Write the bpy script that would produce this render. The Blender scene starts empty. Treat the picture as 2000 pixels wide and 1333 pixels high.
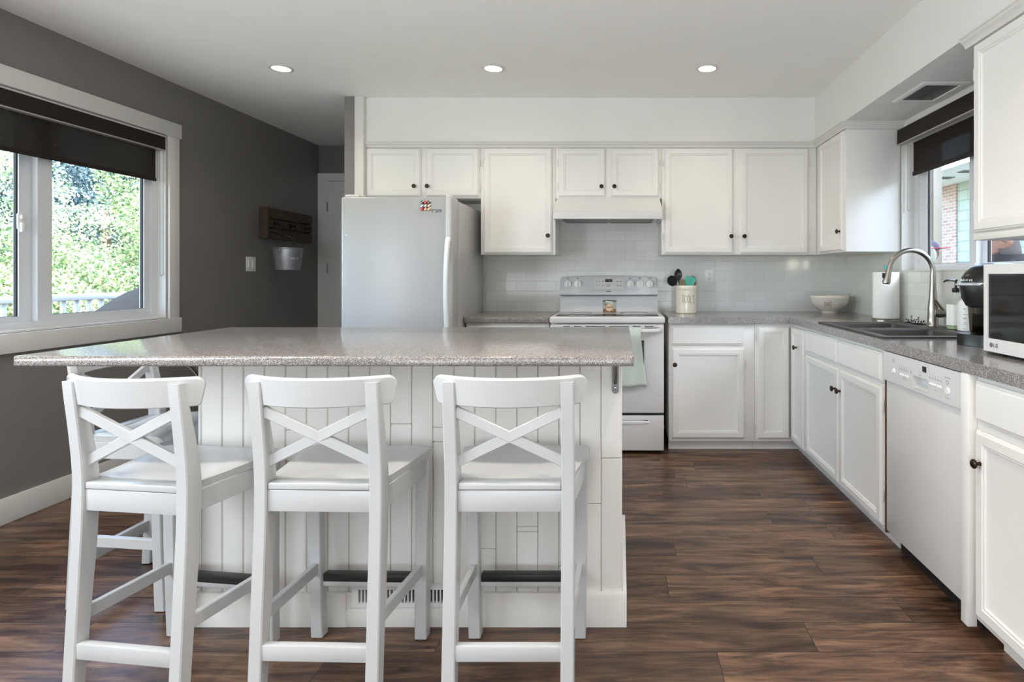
import bpy, bmesh, math, random
from mathutils import Vector, Matrix
import numpy as np

random.seed(7)
PI = math.pi
SC = bpy.context.scene
COL = SC.collection

# ------------------------------------------------------------------ camera
cam_d = bpy.data.cameras.new('camera')
cam = bpy.data.objects.new('camera', cam_d)
COL.objects.link(cam)
cam.location = (0, 0, 1.187)
cam.rotation_euler = (PI / 2, 0, 0)
cam_d.sensor_width = 36
cam_d.lens = 1111 * 36 / 2000
cam_d.shift_x = -0.1055
cam_d.shift_y = -0.0642
cam_d.clip_start = 0.02
SC.camera = cam

# ------------------------------------------------------------------ world, sun, large lights, exposure
W = bpy.data.worlds.new('sky')
SC.world = W
W.use_nodes = True
wn = W.node_tree
wn.nodes.clear()
wo = wn.nodes.new('ShaderNodeOutputWorld')
wb = wn.nodes.new('ShaderNodeBackground')
ws = wn.nodes.new('ShaderNodeTexSky')
ws.sky_type = 'NISHITA'
ws.sun_disc = False
ws.sun_elevation = math.radians(48)
ws.sun_rotation = math.radians(120)
wn.links.new(ws.outputs[0], wb.inputs[0])
wb.inputs[1].default_value = 2.0
wn.links.new(wb.outputs[0], wo.inputs[0])


def light(name, kind, loc, rot, energy, color, **kw):
    d = bpy.data.lights.new(name, kind)
    d.energy = energy
    d.color = color
    for k, v in kw.items():
        setattr(d, k, v)
    o = bpy.data.objects.new(name, d)
    COL.objects.link(o)
    o.location = loc
    o.rotation_euler = rot
    return o


sun = light('sun', 'SUN', (6, -6, 9), (0, 0, 0), 24.0, (1.0, 0.96, 0.88), angle=math.radians(0.6))
sun.rotation_euler = Vector((0.24, 0.68, -0.69)).to_track_quat('-Z', 'Y').to_euler()
# added fill lights out of view; the walls behind them have no openings
light('rear_low_fill', 'AREA', (-0.6, -2.9, 0.65), (PI / 2, 0, 0), 48, (0.80, 0.90, 1.0), shape='RECTANGLE', size=3.6, size_y=1.1)  # added low cool fill for the island front and base cabinets
light('rear_upper_fill', 'AREA', (0.95, -2.9, 1.45), (PI / 2, 0, 0), 4, (0.84, 0.92, 1.0), shape='RECTANGLE', size=1.3, size_y=1.3)  # added weak cool fill from the rear
light('left_side_fill', 'AREA', (-2.86, 0.2, 1.45), (0, -PI / 2, 0), 62, (0.84, 0.92, 1.0), shape='RECTANGLE', size=1.2, size_y=1.6)  # added side fill for the cabinet fronts along the sink wall
# added fill light behind the camera, aimed up to brighten the ceiling
light('ceiling_bounce_fill', 'AREA', (-0.6, -0.7, 0.5), (PI, 0, 0), 44, (1.0, 0.975, 0.93), shape='RECTANGLE', size=3.2, size_y=1.2)
SC.view_settings.view_transform = 'Standard'
SC.view_settings.look = 'None'
SC.view_settings.gamma = 1
SC.view_settings.use_curve_mapping = False
SC.view_settings.exposure = 0.37
try:
    SC.cycles.use_denoising = True
    SC.cycles.max_bounces = 12
    SC.cycles.diffuse_bounces = 6
    SC.cycles.glossy_bounces = 4
    SC.cycles.transparent_max_bounces = 12
    SC.cycles.caustics_reflective = False
    SC.cycles.caustics_refractive = False
    SC.cycles.sample_clamp_indirect = 6
except Exception:
    pass

# ------------------------------------------------------------------ material helpers


def lin(c):
    return tuple(((v / 255) / 12.92 if v / 255 <= 0.04045 else ((v / 255 + 0.055) / 1.055) ** 2.4) for v in c) + (1.0,)


class NT:
    def __init__(s, name):
        s.m = bpy.data.materials.new(name)
        s.m.use_nodes = True
        s.t = s.m.node_tree
        s.t.nodes.clear()
        s.out = s.n('ShaderNodeOutputMaterial')

    def n(s, kind, **kw):
        nd = s.t.nodes.new(kind)
        for k, v in kw.items():
            setattr(nd, k, v)
        return nd

    def l(s, a, b):
        s.t.links.new(a, b)

    def pos(s):
        return s.n('ShaderNodeNewGeometry').outputs['Position']

    def mapping(s, vec, scale=(1, 1, 1), loc=(0, 0, 0)):
        mp = s.n('ShaderNodeMapping')
        mp.inputs['Scale'].default_value = scale
        mp.inputs['Location'].default_value = loc
        s.l(vec, mp.inputs['Vector'])
        return mp.outputs[0]

    def noise(s, vec, scale, detail=3, rough=0.5):
        n = s.n('ShaderNodeTexNoise')
        n.inputs['Scale'].default_value = scale
        n.inputs['Detail'].default_value = detail
        n.inputs['Roughness'].default_value = rough
        s.l(vec, n.inputs['Vector'])
        return n

    def ramp(s, fac, stops, interp='LINEAR'):
        r = s.n('ShaderNodeValToRGB')
        r.color_ramp.interpolation = interp
        el = r.color_ramp.elements
        while len(el) < len(stops):
            el.new(0.5)
        for e, (p, c) in zip(el, stops):
            e.position = p
            e.color = c if len(c) == 4 else lin(c)
        s.l(fac, r.inputs[0])
        return r.outputs[0]

    def mix(s, fac, a, b, mode='MIX'):
        m = s.n('ShaderNodeMix', data_type='RGBA', blend_type=mode)
        for sock, v in ((m.inputs[0], fac), (m.inputs[6], a), (m.inputs[7], b)):
            if hasattr(v, 'is_linked'):
                s.l(v, sock)
            else:
                sock.default_value = v
        return m.outputs[2]

    def bump(s, h, strength=0.2, dist=0.002):
        b = s.n('ShaderNodeBump')
        b.inputs['Strength'].default_value = strength
        b.inputs['Distance'].default_value = dist
        s.l(h, b.inputs['Height'])
        return b.outputs[0]

    def bsdf(s, **kw):
        p = s.n('ShaderNodeBsdfPrincipled')
        for k, v in kw.items():
            sock = p.inputs[k.replace('_', ' ')]
            if hasattr(v, 'is_linked'):
                s.l(v, sock)
            else:
                sock.default_value = v
        s.l(p.outputs[0], s.out.inputs[0])
        return p


def paint(name, rgb, rough=0.45, metal=0.0, var=0.04, scale=6.0, bump=0.0, bscale=150, coat=0.0, spec=0.5):
    t = NT(name)
    c = lin(rgb)
    nz = t.noise(t.pos(), scale, 3)
    lo = tuple(v * (1 - var) for v in c[:3]) + (1,)
    hi = tuple(min(1, v * (1 + var)) for v in c[:3]) + (1,)
    col = t.ramp(nz.outputs[0], [(0.3, lo), (0.7, hi)])
    kw = dict(Base_Color=col, Roughness=rough, Metallic=metal)
    kw['Specular_IOR_Level'] = spec
    if coat:
        kw['Coat_Weight'] = coat
        kw['Coat_Roughness'] = 0.08
    if bump:
        kw['Normal'] = t.bump(t.noise(t.pos(), bscale, 2).outputs[0], bump, 0.001)
    t.bsdf(**kw)
    return t.m


def emit(name, rgb, strength):
    t = NT(name)
    e = t.n('ShaderNodeEmission')
    e.inputs[0].default_value = lin(rgb)
    e.inputs[1].default_value = strength
    t.l(e.outputs[0], t.out.inputs[0])
    return t.m


def thin_glass(name, tint=(250, 252, 252), refl=1.0, rough=0.0):
    t = NT(name)
    fr = t.n('ShaderNodeFresnel')
    gm_ = t.n('ShaderNodeNewGeometry')
    mi = t.n('ShaderNodeMath', operation='MULTIPLY_ADD')
    t.l(gm_.outputs['Backfacing'], mi.inputs[0])
    mi.inputs[1].default_value = 1 / 1.45 - 1.45
    mi.inputs[2].default_value = 1.45
    t.l(mi.outputs[0], fr.inputs[0])
    tr = t.n('ShaderNodeBsdfTransparent')
    tr.inputs[0].default_value = lin(tint)
    gl = t.n('ShaderNodeBsdfGlossy')
    gl.inputs['Roughness'].default_value = rough
    mx = t.n('ShaderNodeMixShader')
    mt = t.n('ShaderNodeMath', operation='MULTIPLY')
    t.l(fr.outputs[0], mt.inputs[0])
    mt.inputs[1].default_value = refl
    t.l(mt.outputs[0], mx.inputs[0])
    t.l(tr.outputs[0], mx.inputs[1])
    t.l(gl.outputs[0], mx.inputs[2])
    t.l(mx.outputs[0], t.out.inputs[0])
    return t.m


M = {}
M['cab'] = paint('white_cabinet_paint', (230, 228, 223), 0.38, var=0.015, bump=0.05, bscale=90)
M['stool'] = paint('white_stool_lacquer', (194, 195, 195), 0.22, var=0.012)
M['trim'] = paint('white_trim_paint', (218, 216, 211), 0.35, var=0.015)
M['soffit'] = paint('white_wall_paint', (228, 227, 222), 0.6, var=0.012, bump=0.08, bscale=120)
M['ceiling'] = paint('ceiling_paint', (245, 244, 241), 0.8, var=0.012, bump=0.1, bscale=160)
M['dark_wall'] = paint('charcoal_wall_paint', (124, 120, 116), 0.42, var=0.03, bump=0.12, bscale=140)
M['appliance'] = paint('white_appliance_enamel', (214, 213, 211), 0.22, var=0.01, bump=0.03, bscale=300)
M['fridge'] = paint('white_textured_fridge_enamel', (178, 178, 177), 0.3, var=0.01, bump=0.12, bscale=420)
M['plastic_white'] = paint('white_plastic', (238, 238, 236), 0.35, var=0.01)
M['vinyl'] = paint('white_window_vinyl', (218, 220, 222), 0.35, var=0.01)
M['bronze'] = paint('dark_bronze', (58, 48, 40), 0.32, metal=0.85, var=0.2, scale=60)
M['steel'] = paint('brushed_steel', (168, 162, 152), 0.28, metal=1.0, var=0.05, scale=40)
M['chrome'] = paint('polished_chrome', (205, 205, 205), 0.1, metal=1.0, var=0.02)
M['gun'] = paint('grey_bracket_metal', (105, 102, 100), 0.38, metal=0.9, var=0.08, scale=30)
M['black'] = paint('black_plastic', (24, 23, 23), 0.28, var=0.1, scale=20)
M['black_metal'] = paint('black_metal_strip', (30, 28, 28), 0.4, var=0.1, scale=20)
M['rubber'] = paint('dark_rubber', (35, 32, 31), 0.7)
M['gap'] = paint('dark_cavity', (26, 23, 21), 0.8)
M['sink'] = paint('dark_grey_composite', (70, 66, 64), 0.42, var=0.1, scale=90)
M['ceramic'] = paint('cream_glazed_ceramic', (232, 224, 207), 0.14, var=0.02, coat=0.5)
M['bowl'] = paint('pale_glazed_ceramic', (226, 220, 208), 0.16, var=0.03, scale=14, coat=0.5)
M['ink'] = paint('brown_lettering', (70, 58, 48), 0.5)
M['ink_grey'] = paint('grey_lettering', (105, 105, 108), 0.5)
M['paper'] = paint('white_paper_towel', (244, 243, 240), 0.9, var=0.02, scale=30, bump=0.3, bscale=220)
M['teal'] = paint('teal_plastic', (44, 168, 160), 0.4)
M['tealb'] = paint('teal_green_silicone', (62, 186, 160), 0.45)
M['olive'] = paint('olive_silicone', (122, 112, 74), 0.5)
M['red'] = paint('red_plastic', (150, 22, 18), 0.4)
M['green_cap'] = paint('dark_green_cap', (58, 84, 66), 0.4)
M['brown_wood'] = paint('raw_brown_wood', (92, 60, 38), 0.6, var=0.25, scale=25)
M['pallet'] = paint('weathered_pallet_wood', (74, 59, 44), 0.75, var=0.3, scale=18, bump=0.3, bscale=60)
M['galv'] = paint('galvanised_metal', (176, 176, 178), 0.36, metal=0.55, var=0.1, scale=22)
M['door_paint'] = paint('grey_white_door_paint', (228, 226, 222), 0.45, var=0.02)
M['lcd'] = paint('dark_display', (20, 26, 20), 0.15)
M['oven_glass'] = paint('black_oven_glass', (16, 16, 17), 0.06, coat=0.3)
M['cooktop'] = paint('dark_ceramic_glass', (44, 43, 43), 0.06, var=0.1)
M['filter'] = paint('grey_filter_mesh', (128, 124, 118), 0.45, metal=0.7, var=0.1, scale=200)
M['console'] = paint('pale_grey_console', (214, 217, 219), 0.25)
M['silver'] = paint('silver_plastic', (196, 198, 202), 0.25, metal=0.4)
M['glass'] = thin_glass('window_glass', refl=0.8)
M['clear'] = thin_glass('clear_bottle_plastic', (250, 252, 250), refl=1.2, rough=0.03)
M['tank'] = thin_glass('smoky_water_tank', (170, 165, 155), refl=1.2, rough=0.05)
M['tank_water'] = thin_glass('tank_water', (120, 115, 105), refl=0.8, rough=0.05)
M['soap'] = paint('pale_green_soap', (176, 196, 160), 0.2)
M['wax'] = paint('peach_candle_wax', (206, 136, 104), 0.45)
M['label_cream'] = paint('cream_label', (232, 214, 176), 0.5)
M['label_red'] = paint('red_print', (190, 54, 36), 0.5)
M['label_yellow'] = paint('yellow_green_print', (205, 200, 110), 0.5)
M['gem_red'] = paint('red_bead', (190, 30, 26), 0.12, coat=0.5)
M['gem_clear'] = paint('silver_bead', (190, 195, 200), 0.1, metal=0.7)
M['gem_dark'] = paint('smoky_bead', (92, 92, 90), 0.12, metal=0.6)
M['gem_gold'] = paint('amber_bead', (196, 168, 130), 0.15, metal=0.4)
M['lamp_glow'] = emit('downlight_glow', (255, 226, 186), 14)
M['lamp_off'] = paint('frosted_lamp_glass', (92, 95, 92), 0.25)
M['deck'] = paint('grey_deck_boards', (150, 146, 140), 0.7, var=0.1)
M['lawn'] = paint('lawn', (78, 104, 48), 0.9, var=0.3, scale=3)
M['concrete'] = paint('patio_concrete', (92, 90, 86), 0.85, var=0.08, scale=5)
M['rail'] = paint('white_railing', (160, 162, 164), 0.4)
M['bbq'] = paint('grey_barbecue_cover', (30, 30, 31), 0.8, var=0.08, scale=10, spec=0.15)
M['bark'] = paint('bark', (84, 70, 58), 0.9, var=0.25, scale=20)
M['eave'] = paint('white_patio_ceiling', (236, 238, 236), 0.6)
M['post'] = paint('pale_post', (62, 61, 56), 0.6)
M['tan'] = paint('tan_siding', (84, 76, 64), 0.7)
M['vent'] = paint('grey_soffit_vent', (112, 110, 104), 0.7)
M['skin'] = paint('skin', (126, 88, 74), 0.5, var=0.06, scale=30)
M['navy'] = paint('navy_cloth', (30, 33, 56), 0.8)
M['cap_red'] = paint('red_cap_brim', (168, 26, 48), 0.7)
M['pale_oval'] = paint('pale_oval_foam', (150, 150, 134), 0.7)
M['hair'] = paint('short_grey_hair', (66, 60, 58), 0.85, var=0.25, scale=120, bump=0.5, bscale=500)
M['shirt_dark'] = paint('charcoal_cloth', (36, 36, 38), 0.9)
M['shirt_grey'] = paint('grey_cloth', (150, 152, 158), 0.9)
M['jeans'] = paint('blue_denim', (56, 66, 92), 0.9)
M['shoe'] = paint('dark_shoe', (40, 36, 34), 0.7)

# floor planks
t = NT('dark_walnut_plank_floor')
p = t.pos()
bk = t.n('ShaderNodeTexBrick')
bk.offset = 0.0
bk.inputs['Color1'].default_value = (0, 0, 0, 1)
bk.inputs['Color2'].default_value = (1, 1, 1, 1)
bk.inputs['Mortar'].default_value = (0.5, 0.5, 0.5, 1)
bk.inputs['Scale'].default_value = 1
bk.inputs['Mortar Size'].default_value = 0.0012
bk.inputs['Mortar Smooth'].default_value = 0.1
bk.inputs['Brick Width'].default_value = 1.21
bk.inputs['Row Height'].default_value = 0.153
sx = t.n('ShaderNodeSeparateXYZ')
t.l(t.mapping(p, loc=(0.45, 0.045, 0)), sx.inputs[0])
rw = t.n('ShaderNodeMath', operation='DIVIDE')
t.l(sx.outputs[1], rw.inputs[0])
rw.inputs[1].default_value = 0.153
fl = t.n('ShaderNodeMath', operation='FLOOR')
t.l(rw.outputs[0], fl.inputs[0])
wn_ = t.n('ShaderNodeTexWhiteNoise', noise_dimensions='1D')
t.l(fl.outputs[0], wn_.inputs['W'])
sh_ = t.n('ShaderNodeMath', operation='MULTIPLY_ADD')
t.l(wn_.outputs['Value'], sh_.inputs[0])
sh_.inputs[1].default_value = 1.21
t.l(sx.outputs[0], sh_.inputs[2])
cb_ = t.n('ShaderNodeCombineXYZ')
t.l(sh_.outputs[0], cb_.inputs[0])
t.l(sx.outputs[1], cb_.inputs[1])
t.l(cb_.outputs[0], bk.inputs['Vector'])
off = t.n('ShaderNodeVectorMath', operation='MULTIPLY')
t.l(bk.outputs['Color'], off.inputs[0])
off.inputs[1].default_value = (13.0, 7.0, 3.0)
add = t.n('ShaderNodeVectorMath', operation='ADD')
t.l(t.mapping(p, scale=(1.5, 10.0, 1.0)), add.inputs[0])
t.l(off.outputs[0], add.inputs[1])
g1 = t.noise(add.outputs[0], 2.2, 8, 0.66)
g1.inputs['Distortion'].default_value = 0.7
add2 = t.n('ShaderNodeVectorMath', operation='ADD')
t.l(t.mapping(p, scale=(3.0, 70.0, 1.0)), add2.inputs[0])
t.l(off.outputs[0], add2.inputs[1])
g2 = t.noise(add2.outputs[0], 1.6, 4, 0.6)
grain = t.ramp(g1.outputs[0], [(0.27, (35, 23, 19)), (0.41, (76, 56, 45)), (0.54, (112, 86, 68)), (0.74, (156, 125, 99))])
fine = t.ramp(g2.outputs[0], [(0.3, (0.68, 0.66, 0.66, 1)), (0.65, (1.1, 1.1, 1.1, 1))])
col = t.mix(1.0, grain, fine, 'MULTIPLY')
tint = t.ramp(bk.outputs['Color'], [(0.0, (0.62, 0.58, 0.58, 1)), (0.5, (0.95, 0.92, 0.91, 1)), (1.0, (1.25, 1.2, 1.14, 1))])
col = t.mix(1.0, col, tint, 'MULTIPLY')
col = t.mix(bk.outputs['Fac'], col, (0.008, 0.005, 0.004, 1))
rg = t.n('ShaderNodeMapRange')
rg.inputs['To Min'].default_value = 0.22
rg.inputs['To Max'].default_value = 0.42
t.l(g2.outputs[0], rg.inputs['Value'])
hh = t.n('ShaderNodeMath', operation='MULTIPLY_ADD')
t.l(bk.outputs['Fac'], hh.inputs[0])
hh.inputs[1].default_value = -1.2
t.l(g2.outputs[0], hh.inputs[2])
t.bsdf(Base_Color=col, Roughness=rg.outputs[0], Normal=t.bump(hh.outputs[0], 0.25, 0.0012), Specular_IOR_Level=0.5)
M['floor'] = t.m

# subway tiles
t = NT('white_subway_tiles')
sx = t.n('ShaderNodeSeparateXYZ')
t.l(t.pos(), sx.inputs[0])
ad = t.n('ShaderNodeMath', operation='ADD')
t.l(sx.outputs[0], ad.inputs[0])
t.l(sx.outputs[1], ad.inputs[1])
cx = t.n('ShaderNodeCombineXYZ')
t.l(ad.outputs[0], cx.inputs[0])
t.l(sx.outputs[2], cx.inputs[1])
bk = t.n('ShaderNodeTexBrick')
bk.inputs['Color1'].default_value = lin((218, 218, 213))
bk.inputs['Color2'].default_value = lin((226, 226, 221))
bk.inputs['Mortar'].default_value = lin((216, 215, 210))
bk.inputs['Scale'].default_value = 1
bk.inputs['Mortar Size'].default_value = 0.0022
bk.inputs['Mortar Smooth'].default_value = 0.6
bk.inputs['Brick Width'].default_value = 0.154
bk.inputs['Row Height'].default_value = 0.0785
t.l(t.mapping(cx.outputs[0], loc=(0.02, -0.907 + 0.0785 * 12, 0)), bk.inputs['Vector'])
inv = t.n('ShaderNodeMath', operation='SUBTRACT')
inv.inputs[0].default_value = 1
t.l(bk.outputs['Fac'], inv.inputs[1])
wv = t.noise(t.pos(), 5, 2)
hm = t.n('ShaderNodeMath', operation='MULTIPLY_ADD')
t.l(wv.outputs[0], hm.inputs[0])
hm.inputs[1].default_value = 0.5
t.l(inv.outputs[0], hm.inputs[2])
t.bsdf(Base_Color=bk.outputs['Color'], Roughness=0.1, Normal=t.bump(hm.outputs[0], 0.5, 0.002))
M['tile'] = t.m


def speckle(name, base, light_c, dark_c, rough):
    t = NT(name)
    p = t.pos()
    v1 = t.n('ShaderNodeTexVoronoi')
    v1.inputs['Scale'].default_value = 620
    nz = t.noise(p, 120, 2)
    dm = t.mix(0.35, p, nz.outputs['Color'], 'LINEAR_LIGHT')
    ds = t.n('ShaderNodeVectorMath', operation='SCALE')
    t.l(nz.outputs['Color'], ds.inputs[0])
    ds.inputs['Scale'].default_value = 0.004
    da = t.n('ShaderNodeVectorMath', operation='ADD')
    t.l(p, da.inputs[0])
    t.l(ds.outputs[0], da.inputs[1])
    t.l(da.outputs[0], v1.inputs['Vector'])
    sp = t.n('ShaderNodeSeparateXYZ')
    t.l(v1.outputs['Color'], sp.inputs[0])
    col = t.ramp(sp.outputs[0], [(0.0, dark_c), (0.16, dark_c), (0.2, base), (0.5, tuple(v * 1.06 for v in base)), (0.80, base), (0.85, light_c), (1.0, light_c)])
    big = t.noise(p, 40, 4)
    col = t.mix(1.0, col, t.ramp(big.outputs[0], [(0.3, (0.88, 0.88, 0.88, 1)), (0.7, (1.1, 1.1, 1.1, 1))]), 'MULTIPLY')
    t.bsdf(Base_Color=col, Roughness=rough, Normal=t.bump(nz.outputs[0], 0.04, 0.001))
    return t.m


M['counter'] = speckle('grey_speckled_laminate', (131, 125, 121), (188, 186, 184), (80, 76, 75), 0.15)

# woven blind
t = NT('dark_roller_blind_fabric')
p = t.pos()
nz = t.noise(t.mapping(p, scale=(1, 1, 4)), 260, 2)
colr = t.ramp(nz.outputs[0], [(0.3, (58, 53, 50)), (0.7, (78, 72, 68))])
df = t.n('ShaderNodeBsdfDiffuse')
t.l(colr, df.inputs[0])
tl = t.n('ShaderNodeBsdfTranslucent')
t.l(colr, tl.inputs[0])
m1 = t.n('ShaderNodeMixShader')
m1.inputs[0].default_value = 0.5
t.l(df.outputs[0], m1.inputs[1])
t.l(tl.outputs[0], m1.inputs[2])
tr = t.n('ShaderNodeBsdfTransparent')
m2 = t.n('ShaderNodeMixShader')
m2.inputs[0].default_value = 0.05
t.l(m1.outputs[0], m2.inputs[1])
t.l(tr.outputs[0], m2.inputs[2])
t.l(m2.outputs[0], t.out.inputs[0])
M['blind'] = t.m
M['valance'] = paint('dark_brown_valance', (46, 39, 37), 0.7, var=0.06, scale=60, spec=0.2)
M['valance_edge'] = paint('pale_valance_edge', (170, 164, 160), 0.4)

# towel
t = NT('mint_ribbed_towel')
sx = t.n('ShaderNodeSeparateXYZ')
t.l(t.pos(), sx.inputs[0])
wvz = t.n('ShaderNodeTexWave')
wvz.bands_direction = 'Z'
wvz.inputs['Scale'].default_value = 52
wvz.inputs['Distortion'].default_value = 1.2
wvz.inputs['Detail Scale'].default_value = 6
t.l(t.pos(), wvz.inputs['Vector'])
col = t.ramp(wvz.outputs['Fac'], [(0.2, (196, 206, 192)), (0.8, (208, 216, 205))])
t.bsdf(Base_Color=col, Roughness=0.95, Normal=t.bump(wvz.outputs['Fac'], 0.4, 0.002))
M['towel'] = t.m


def leafmat(name, stops, transl=0.35):
    t = NT(name)
    g = t.n('ShaderNodeNewGeometry')
    c = t.ramp(g.outputs['Random Per Island'], stops)
    d = t.n('ShaderNodeBsdfPrincipled')
    t.l(c, d.inputs['Base Color'])
    d.inputs['Roughness'].default_value = 0.38
    d.inputs['Specular IOR Level'].default_value = 0.8
    tr = t.n('ShaderNodeBsdfTranslucent')
    t.l(c, tr.inputs[0])
    mx = t.n('ShaderNodeMixShader')
    mx.inputs[0].default_value = transl
    t.l(d.outputs[0], mx.inputs[1])
    t.l(tr.outputs[0], mx.inputs[2])
    t.l(mx.outputs[0], t.out.inputs[0])
    return t.m


M['leaf_maple'] = leafmat('maple_leaves', [(0.0, (70, 96, 58)), (0.4, (128, 152, 98)), (0.75, (184, 196, 146)), (0.93, (222, 212, 170)), (1.0, (224, 170, 128))])
M['leaf_pale'] = leafmat('pale_leaves', [(0.0, (112, 138, 98)), (0.5, (182, 196, 156)), (1.0, (228, 224, 196))])
M['leaf_dark'] = leafmat('blue_green_needles', [(0.0, (46, 64, 68)), (0.6, (76, 100, 104)), (1.0, (128, 150, 154))], 0.2)

# brick and siding outdoors


def brickmat(name, c1, c2, mo, bw, rh, ms):
    t = NT(name)
    sx = t.n('ShaderNodeSeparateXYZ')
    t.l(t.pos(), sx.inputs[0])
    ad = t.n('ShaderNodeMath', operation='ADD')
    t.l(sx.outputs[0], ad.inputs[0])
    t.l(sx.outputs[1], ad.inputs[1])
    cx = t.n('ShaderNodeCombineXYZ')
    t.l(ad.outputs[0], cx.inputs[0])
    t.l(sx.outputs[2], cx.inputs[1])
    bk = t.n('ShaderNodeTexBrick')
    for k, v in (('Color1', lin(c1)), ('Color2', lin(c2)), ('Mortar', lin(mo)), ('Scale', 1), ('Mortar Size', ms), ('Brick Width', bw), ('Row Height', rh)):
        bk.inputs[k].default_value = v
    t.l(cx.outputs[0], bk.inputs['Vector'])
    inv = t.n('ShaderNodeMath', operation='SUBTRACT')
    inv.inputs[0].default_value = 1
    t.l(bk.outputs['Fac'], inv.inputs[1])
    t.bsdf(Base_Color=bk.outputs['Color'], Roughness=0.85, Normal=t.bump(inv.outputs[0], 0.6, 0.006))
    return t.m


M['brick'] = brickmat('pink_red_brick', (150, 108, 98), (176, 142, 132), (172, 164, 156), 0.21, 0.068, 0.012)
M['siding'] = brickmat('pale_green_shingle_siding', (154, 164, 154), (162, 170, 161), (118, 128, 119), 0.62, 0.21, 0.008)

# ------------------------------------------------------------------ mesh helpers


class MB:
    def __init__(s):
        s.bm = bmesh.new()

    def box(s, x0, x1, y0, y1, z0, z1, b=0.0, seg=2, mx=None):
        r = bmesh.ops.create_cube(s.bm, size=1)
        vs = r['verts']
        for v in vs:
            v.co = Vector((x0 + (v.co.x + .5) * (x1 - x0), y0 + (v.co.y + .5) * (y1 - y0), z0 + (v.co.z + .5) * (z1 - z0)))
        if mx is not None:
            for v in vs:
                v.co = mx @ v.co
        if b > 0:
            es = list({e for v in vs for e in v.link_edges})
            b = min(b, 0.49 * min(abs(x1 - x0), abs(y1 - y0), abs(z1 - z0)))
            bmesh.ops.bevel(s.bm, geom=es, offset=b, segments=seg, profile=0.5, affect='EDGES')
        return s

    def faces(s, verts, faces):
        vv = [s.bm.verts.new(v) for v in verts]
        for f in faces:
            try:
                s.bm.faces.new([vv[i] for i in f])
            except ValueError:
                pass
        return s

    def loft(s, rings, closed=True, caps=True, loop=False):
        rr = [[s.bm.verts.new(p) for p in r] for r in rings]
        n = len(rr[0])
        m = len(rr)
        for i in range(m if loop else m - 1):
            a, b = rr[i], rr[(i + 1) % m]
            for j in range(n if closed else n - 1):
                k = (j + 1) % n
                s.bm.faces.new((a[j], a[k], b[k], b[j]))
        if caps and not loop and closed:
            s.bm.faces.new(list(reversed(rr[0])))
            s.bm.faces.new(rr[-1])
        return s

    def lathe(s, prof, seg=32, at=(0, 0, 0), axis='z', sx=1, sy=1):
        at = Vector(at)

        def P(r, h, a):
            c, n = r * math.cos(a) * sx, r * math.sin(a) * sy
            if axis == 'z':
                return at + Vector((c, n, h))
            if axis == 'y':
                return at + Vector((c, h, n))
            return at + Vector((h, c, n))
        rings = []
        for r, h in prof:
            r = max(r, 1e-4)
            rings.append([P(r, h, 2 * PI * k / seg) for k in range(seg)])
        return s.loft(rings)

    def tube(s, pts, r, seg=10, loop=False, flat=1.0):
        pts = [Vector(p) for p in pts]
        n = len(pts)
        rs = r if isinstance(r, (list, tuple)) else [r] * n
        rings = []
        up = None
        for i in range(n):
            a = pts[(i - 1) % n] if (loop or i > 0) else pts[0]
            b = pts[(i + 1) % n] if (loop or i < n - 1) else pts[-1]
            d = (b - a).normalized()
            if up is None:
                up = Vector((0, 0, 1)) if abs(d.z) < 0.9 else Vector((0, 1, 0))
            sd = d.cross(up)
            if sd.length < 1e-6:
                sd = d.orthogonal()
            sd.normalize()
            up = sd.cross(d).normalized()
            rings.append([pts[i] + (sd * math.cos(2 * PI * k / seg) * flat + up * math.sin(2 * PI * k / seg)) * rs[i] for k in range(seg)])
        return s.loft(rings, loop=loop)

    def prism(s, poly, axis, d0, d1):
        def P(a, b, d):
            return {'x': (d, a, b), 'y': (a, d, b), 'z': (a, b, d)}[axis]
        return s.loft([[P(a, b, d0) for a, b in poly], [P(a, b, d1) for a, b in poly]])

    def rect_loops(s, x0, x1, z0, z1, prof):
        """concentric rectangles (inset, y): a profiled slab in the xz plane"""
        rings = []
        for i, y in prof:
            rings.append([(x0 + i, y, z0 + i), (x1 - i, y, z0 + i), (x1 - i, y, z1 - i), (x0 + i, y, z1 - i)])
        return s.loft(rings)

    def cells(s, us, vs, filled, w0, w1, axis):
        def P(u, v, w):
            return {'x': (w, u, v), 'y': (u, w, v), 'z': (u, v, w)}[axis]
        vd = {}

        def V(i, j, k):
            key = (i, j, k)
            if key not in vd:
                vd[key] = s.bm.verts.new(P(us[i], vs[j], (w0, w1)[k]))
            return vd[key]
        n, m = len(us) - 1, len(vs) - 1
        F = lambda i, j: 0 <= i < n and 0 <= j < m and filled(i, j)
        for i in range(n):
            for j in range(m):
                if not F(i, j):
                    continue
                for k in (0, 1):
                    s.bm.faces.new((V(i, j, k), V(i + 1, j, k), V(i + 1, j + 1, k), V(i, j + 1, k)))
                for di, dj, a, b in ((-1, 0, (0, 0), (0, 1)), (1, 0, (1, 0), (1, 1)), (0, -1, (0, 0), (1, 0)), (0, 1, (0, 1), (1, 1))):
                    if not F(i + di, j + dj):
                        s.bm.faces.new((V(i + a[0], j + a[1], 0), V(i + b[0], j + b[1], 0), V(i + b[0], j + b[1], 1), V(i + a[0], j + a[1], 1)))
        return s

    def rounded(s, test, off, seg=4):
        es = [e for e in s.bm.edges if test(e.verts[0].co) and test(e.verts[1].co) and e.is_manifold and e.calc_face_angle(0) > 0.5]
        if es:
            bmesh.ops.bevel(s.bm, geom=es, offset=off, segments=seg, profile=0.5, affect='EDGES')
        return s

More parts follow.
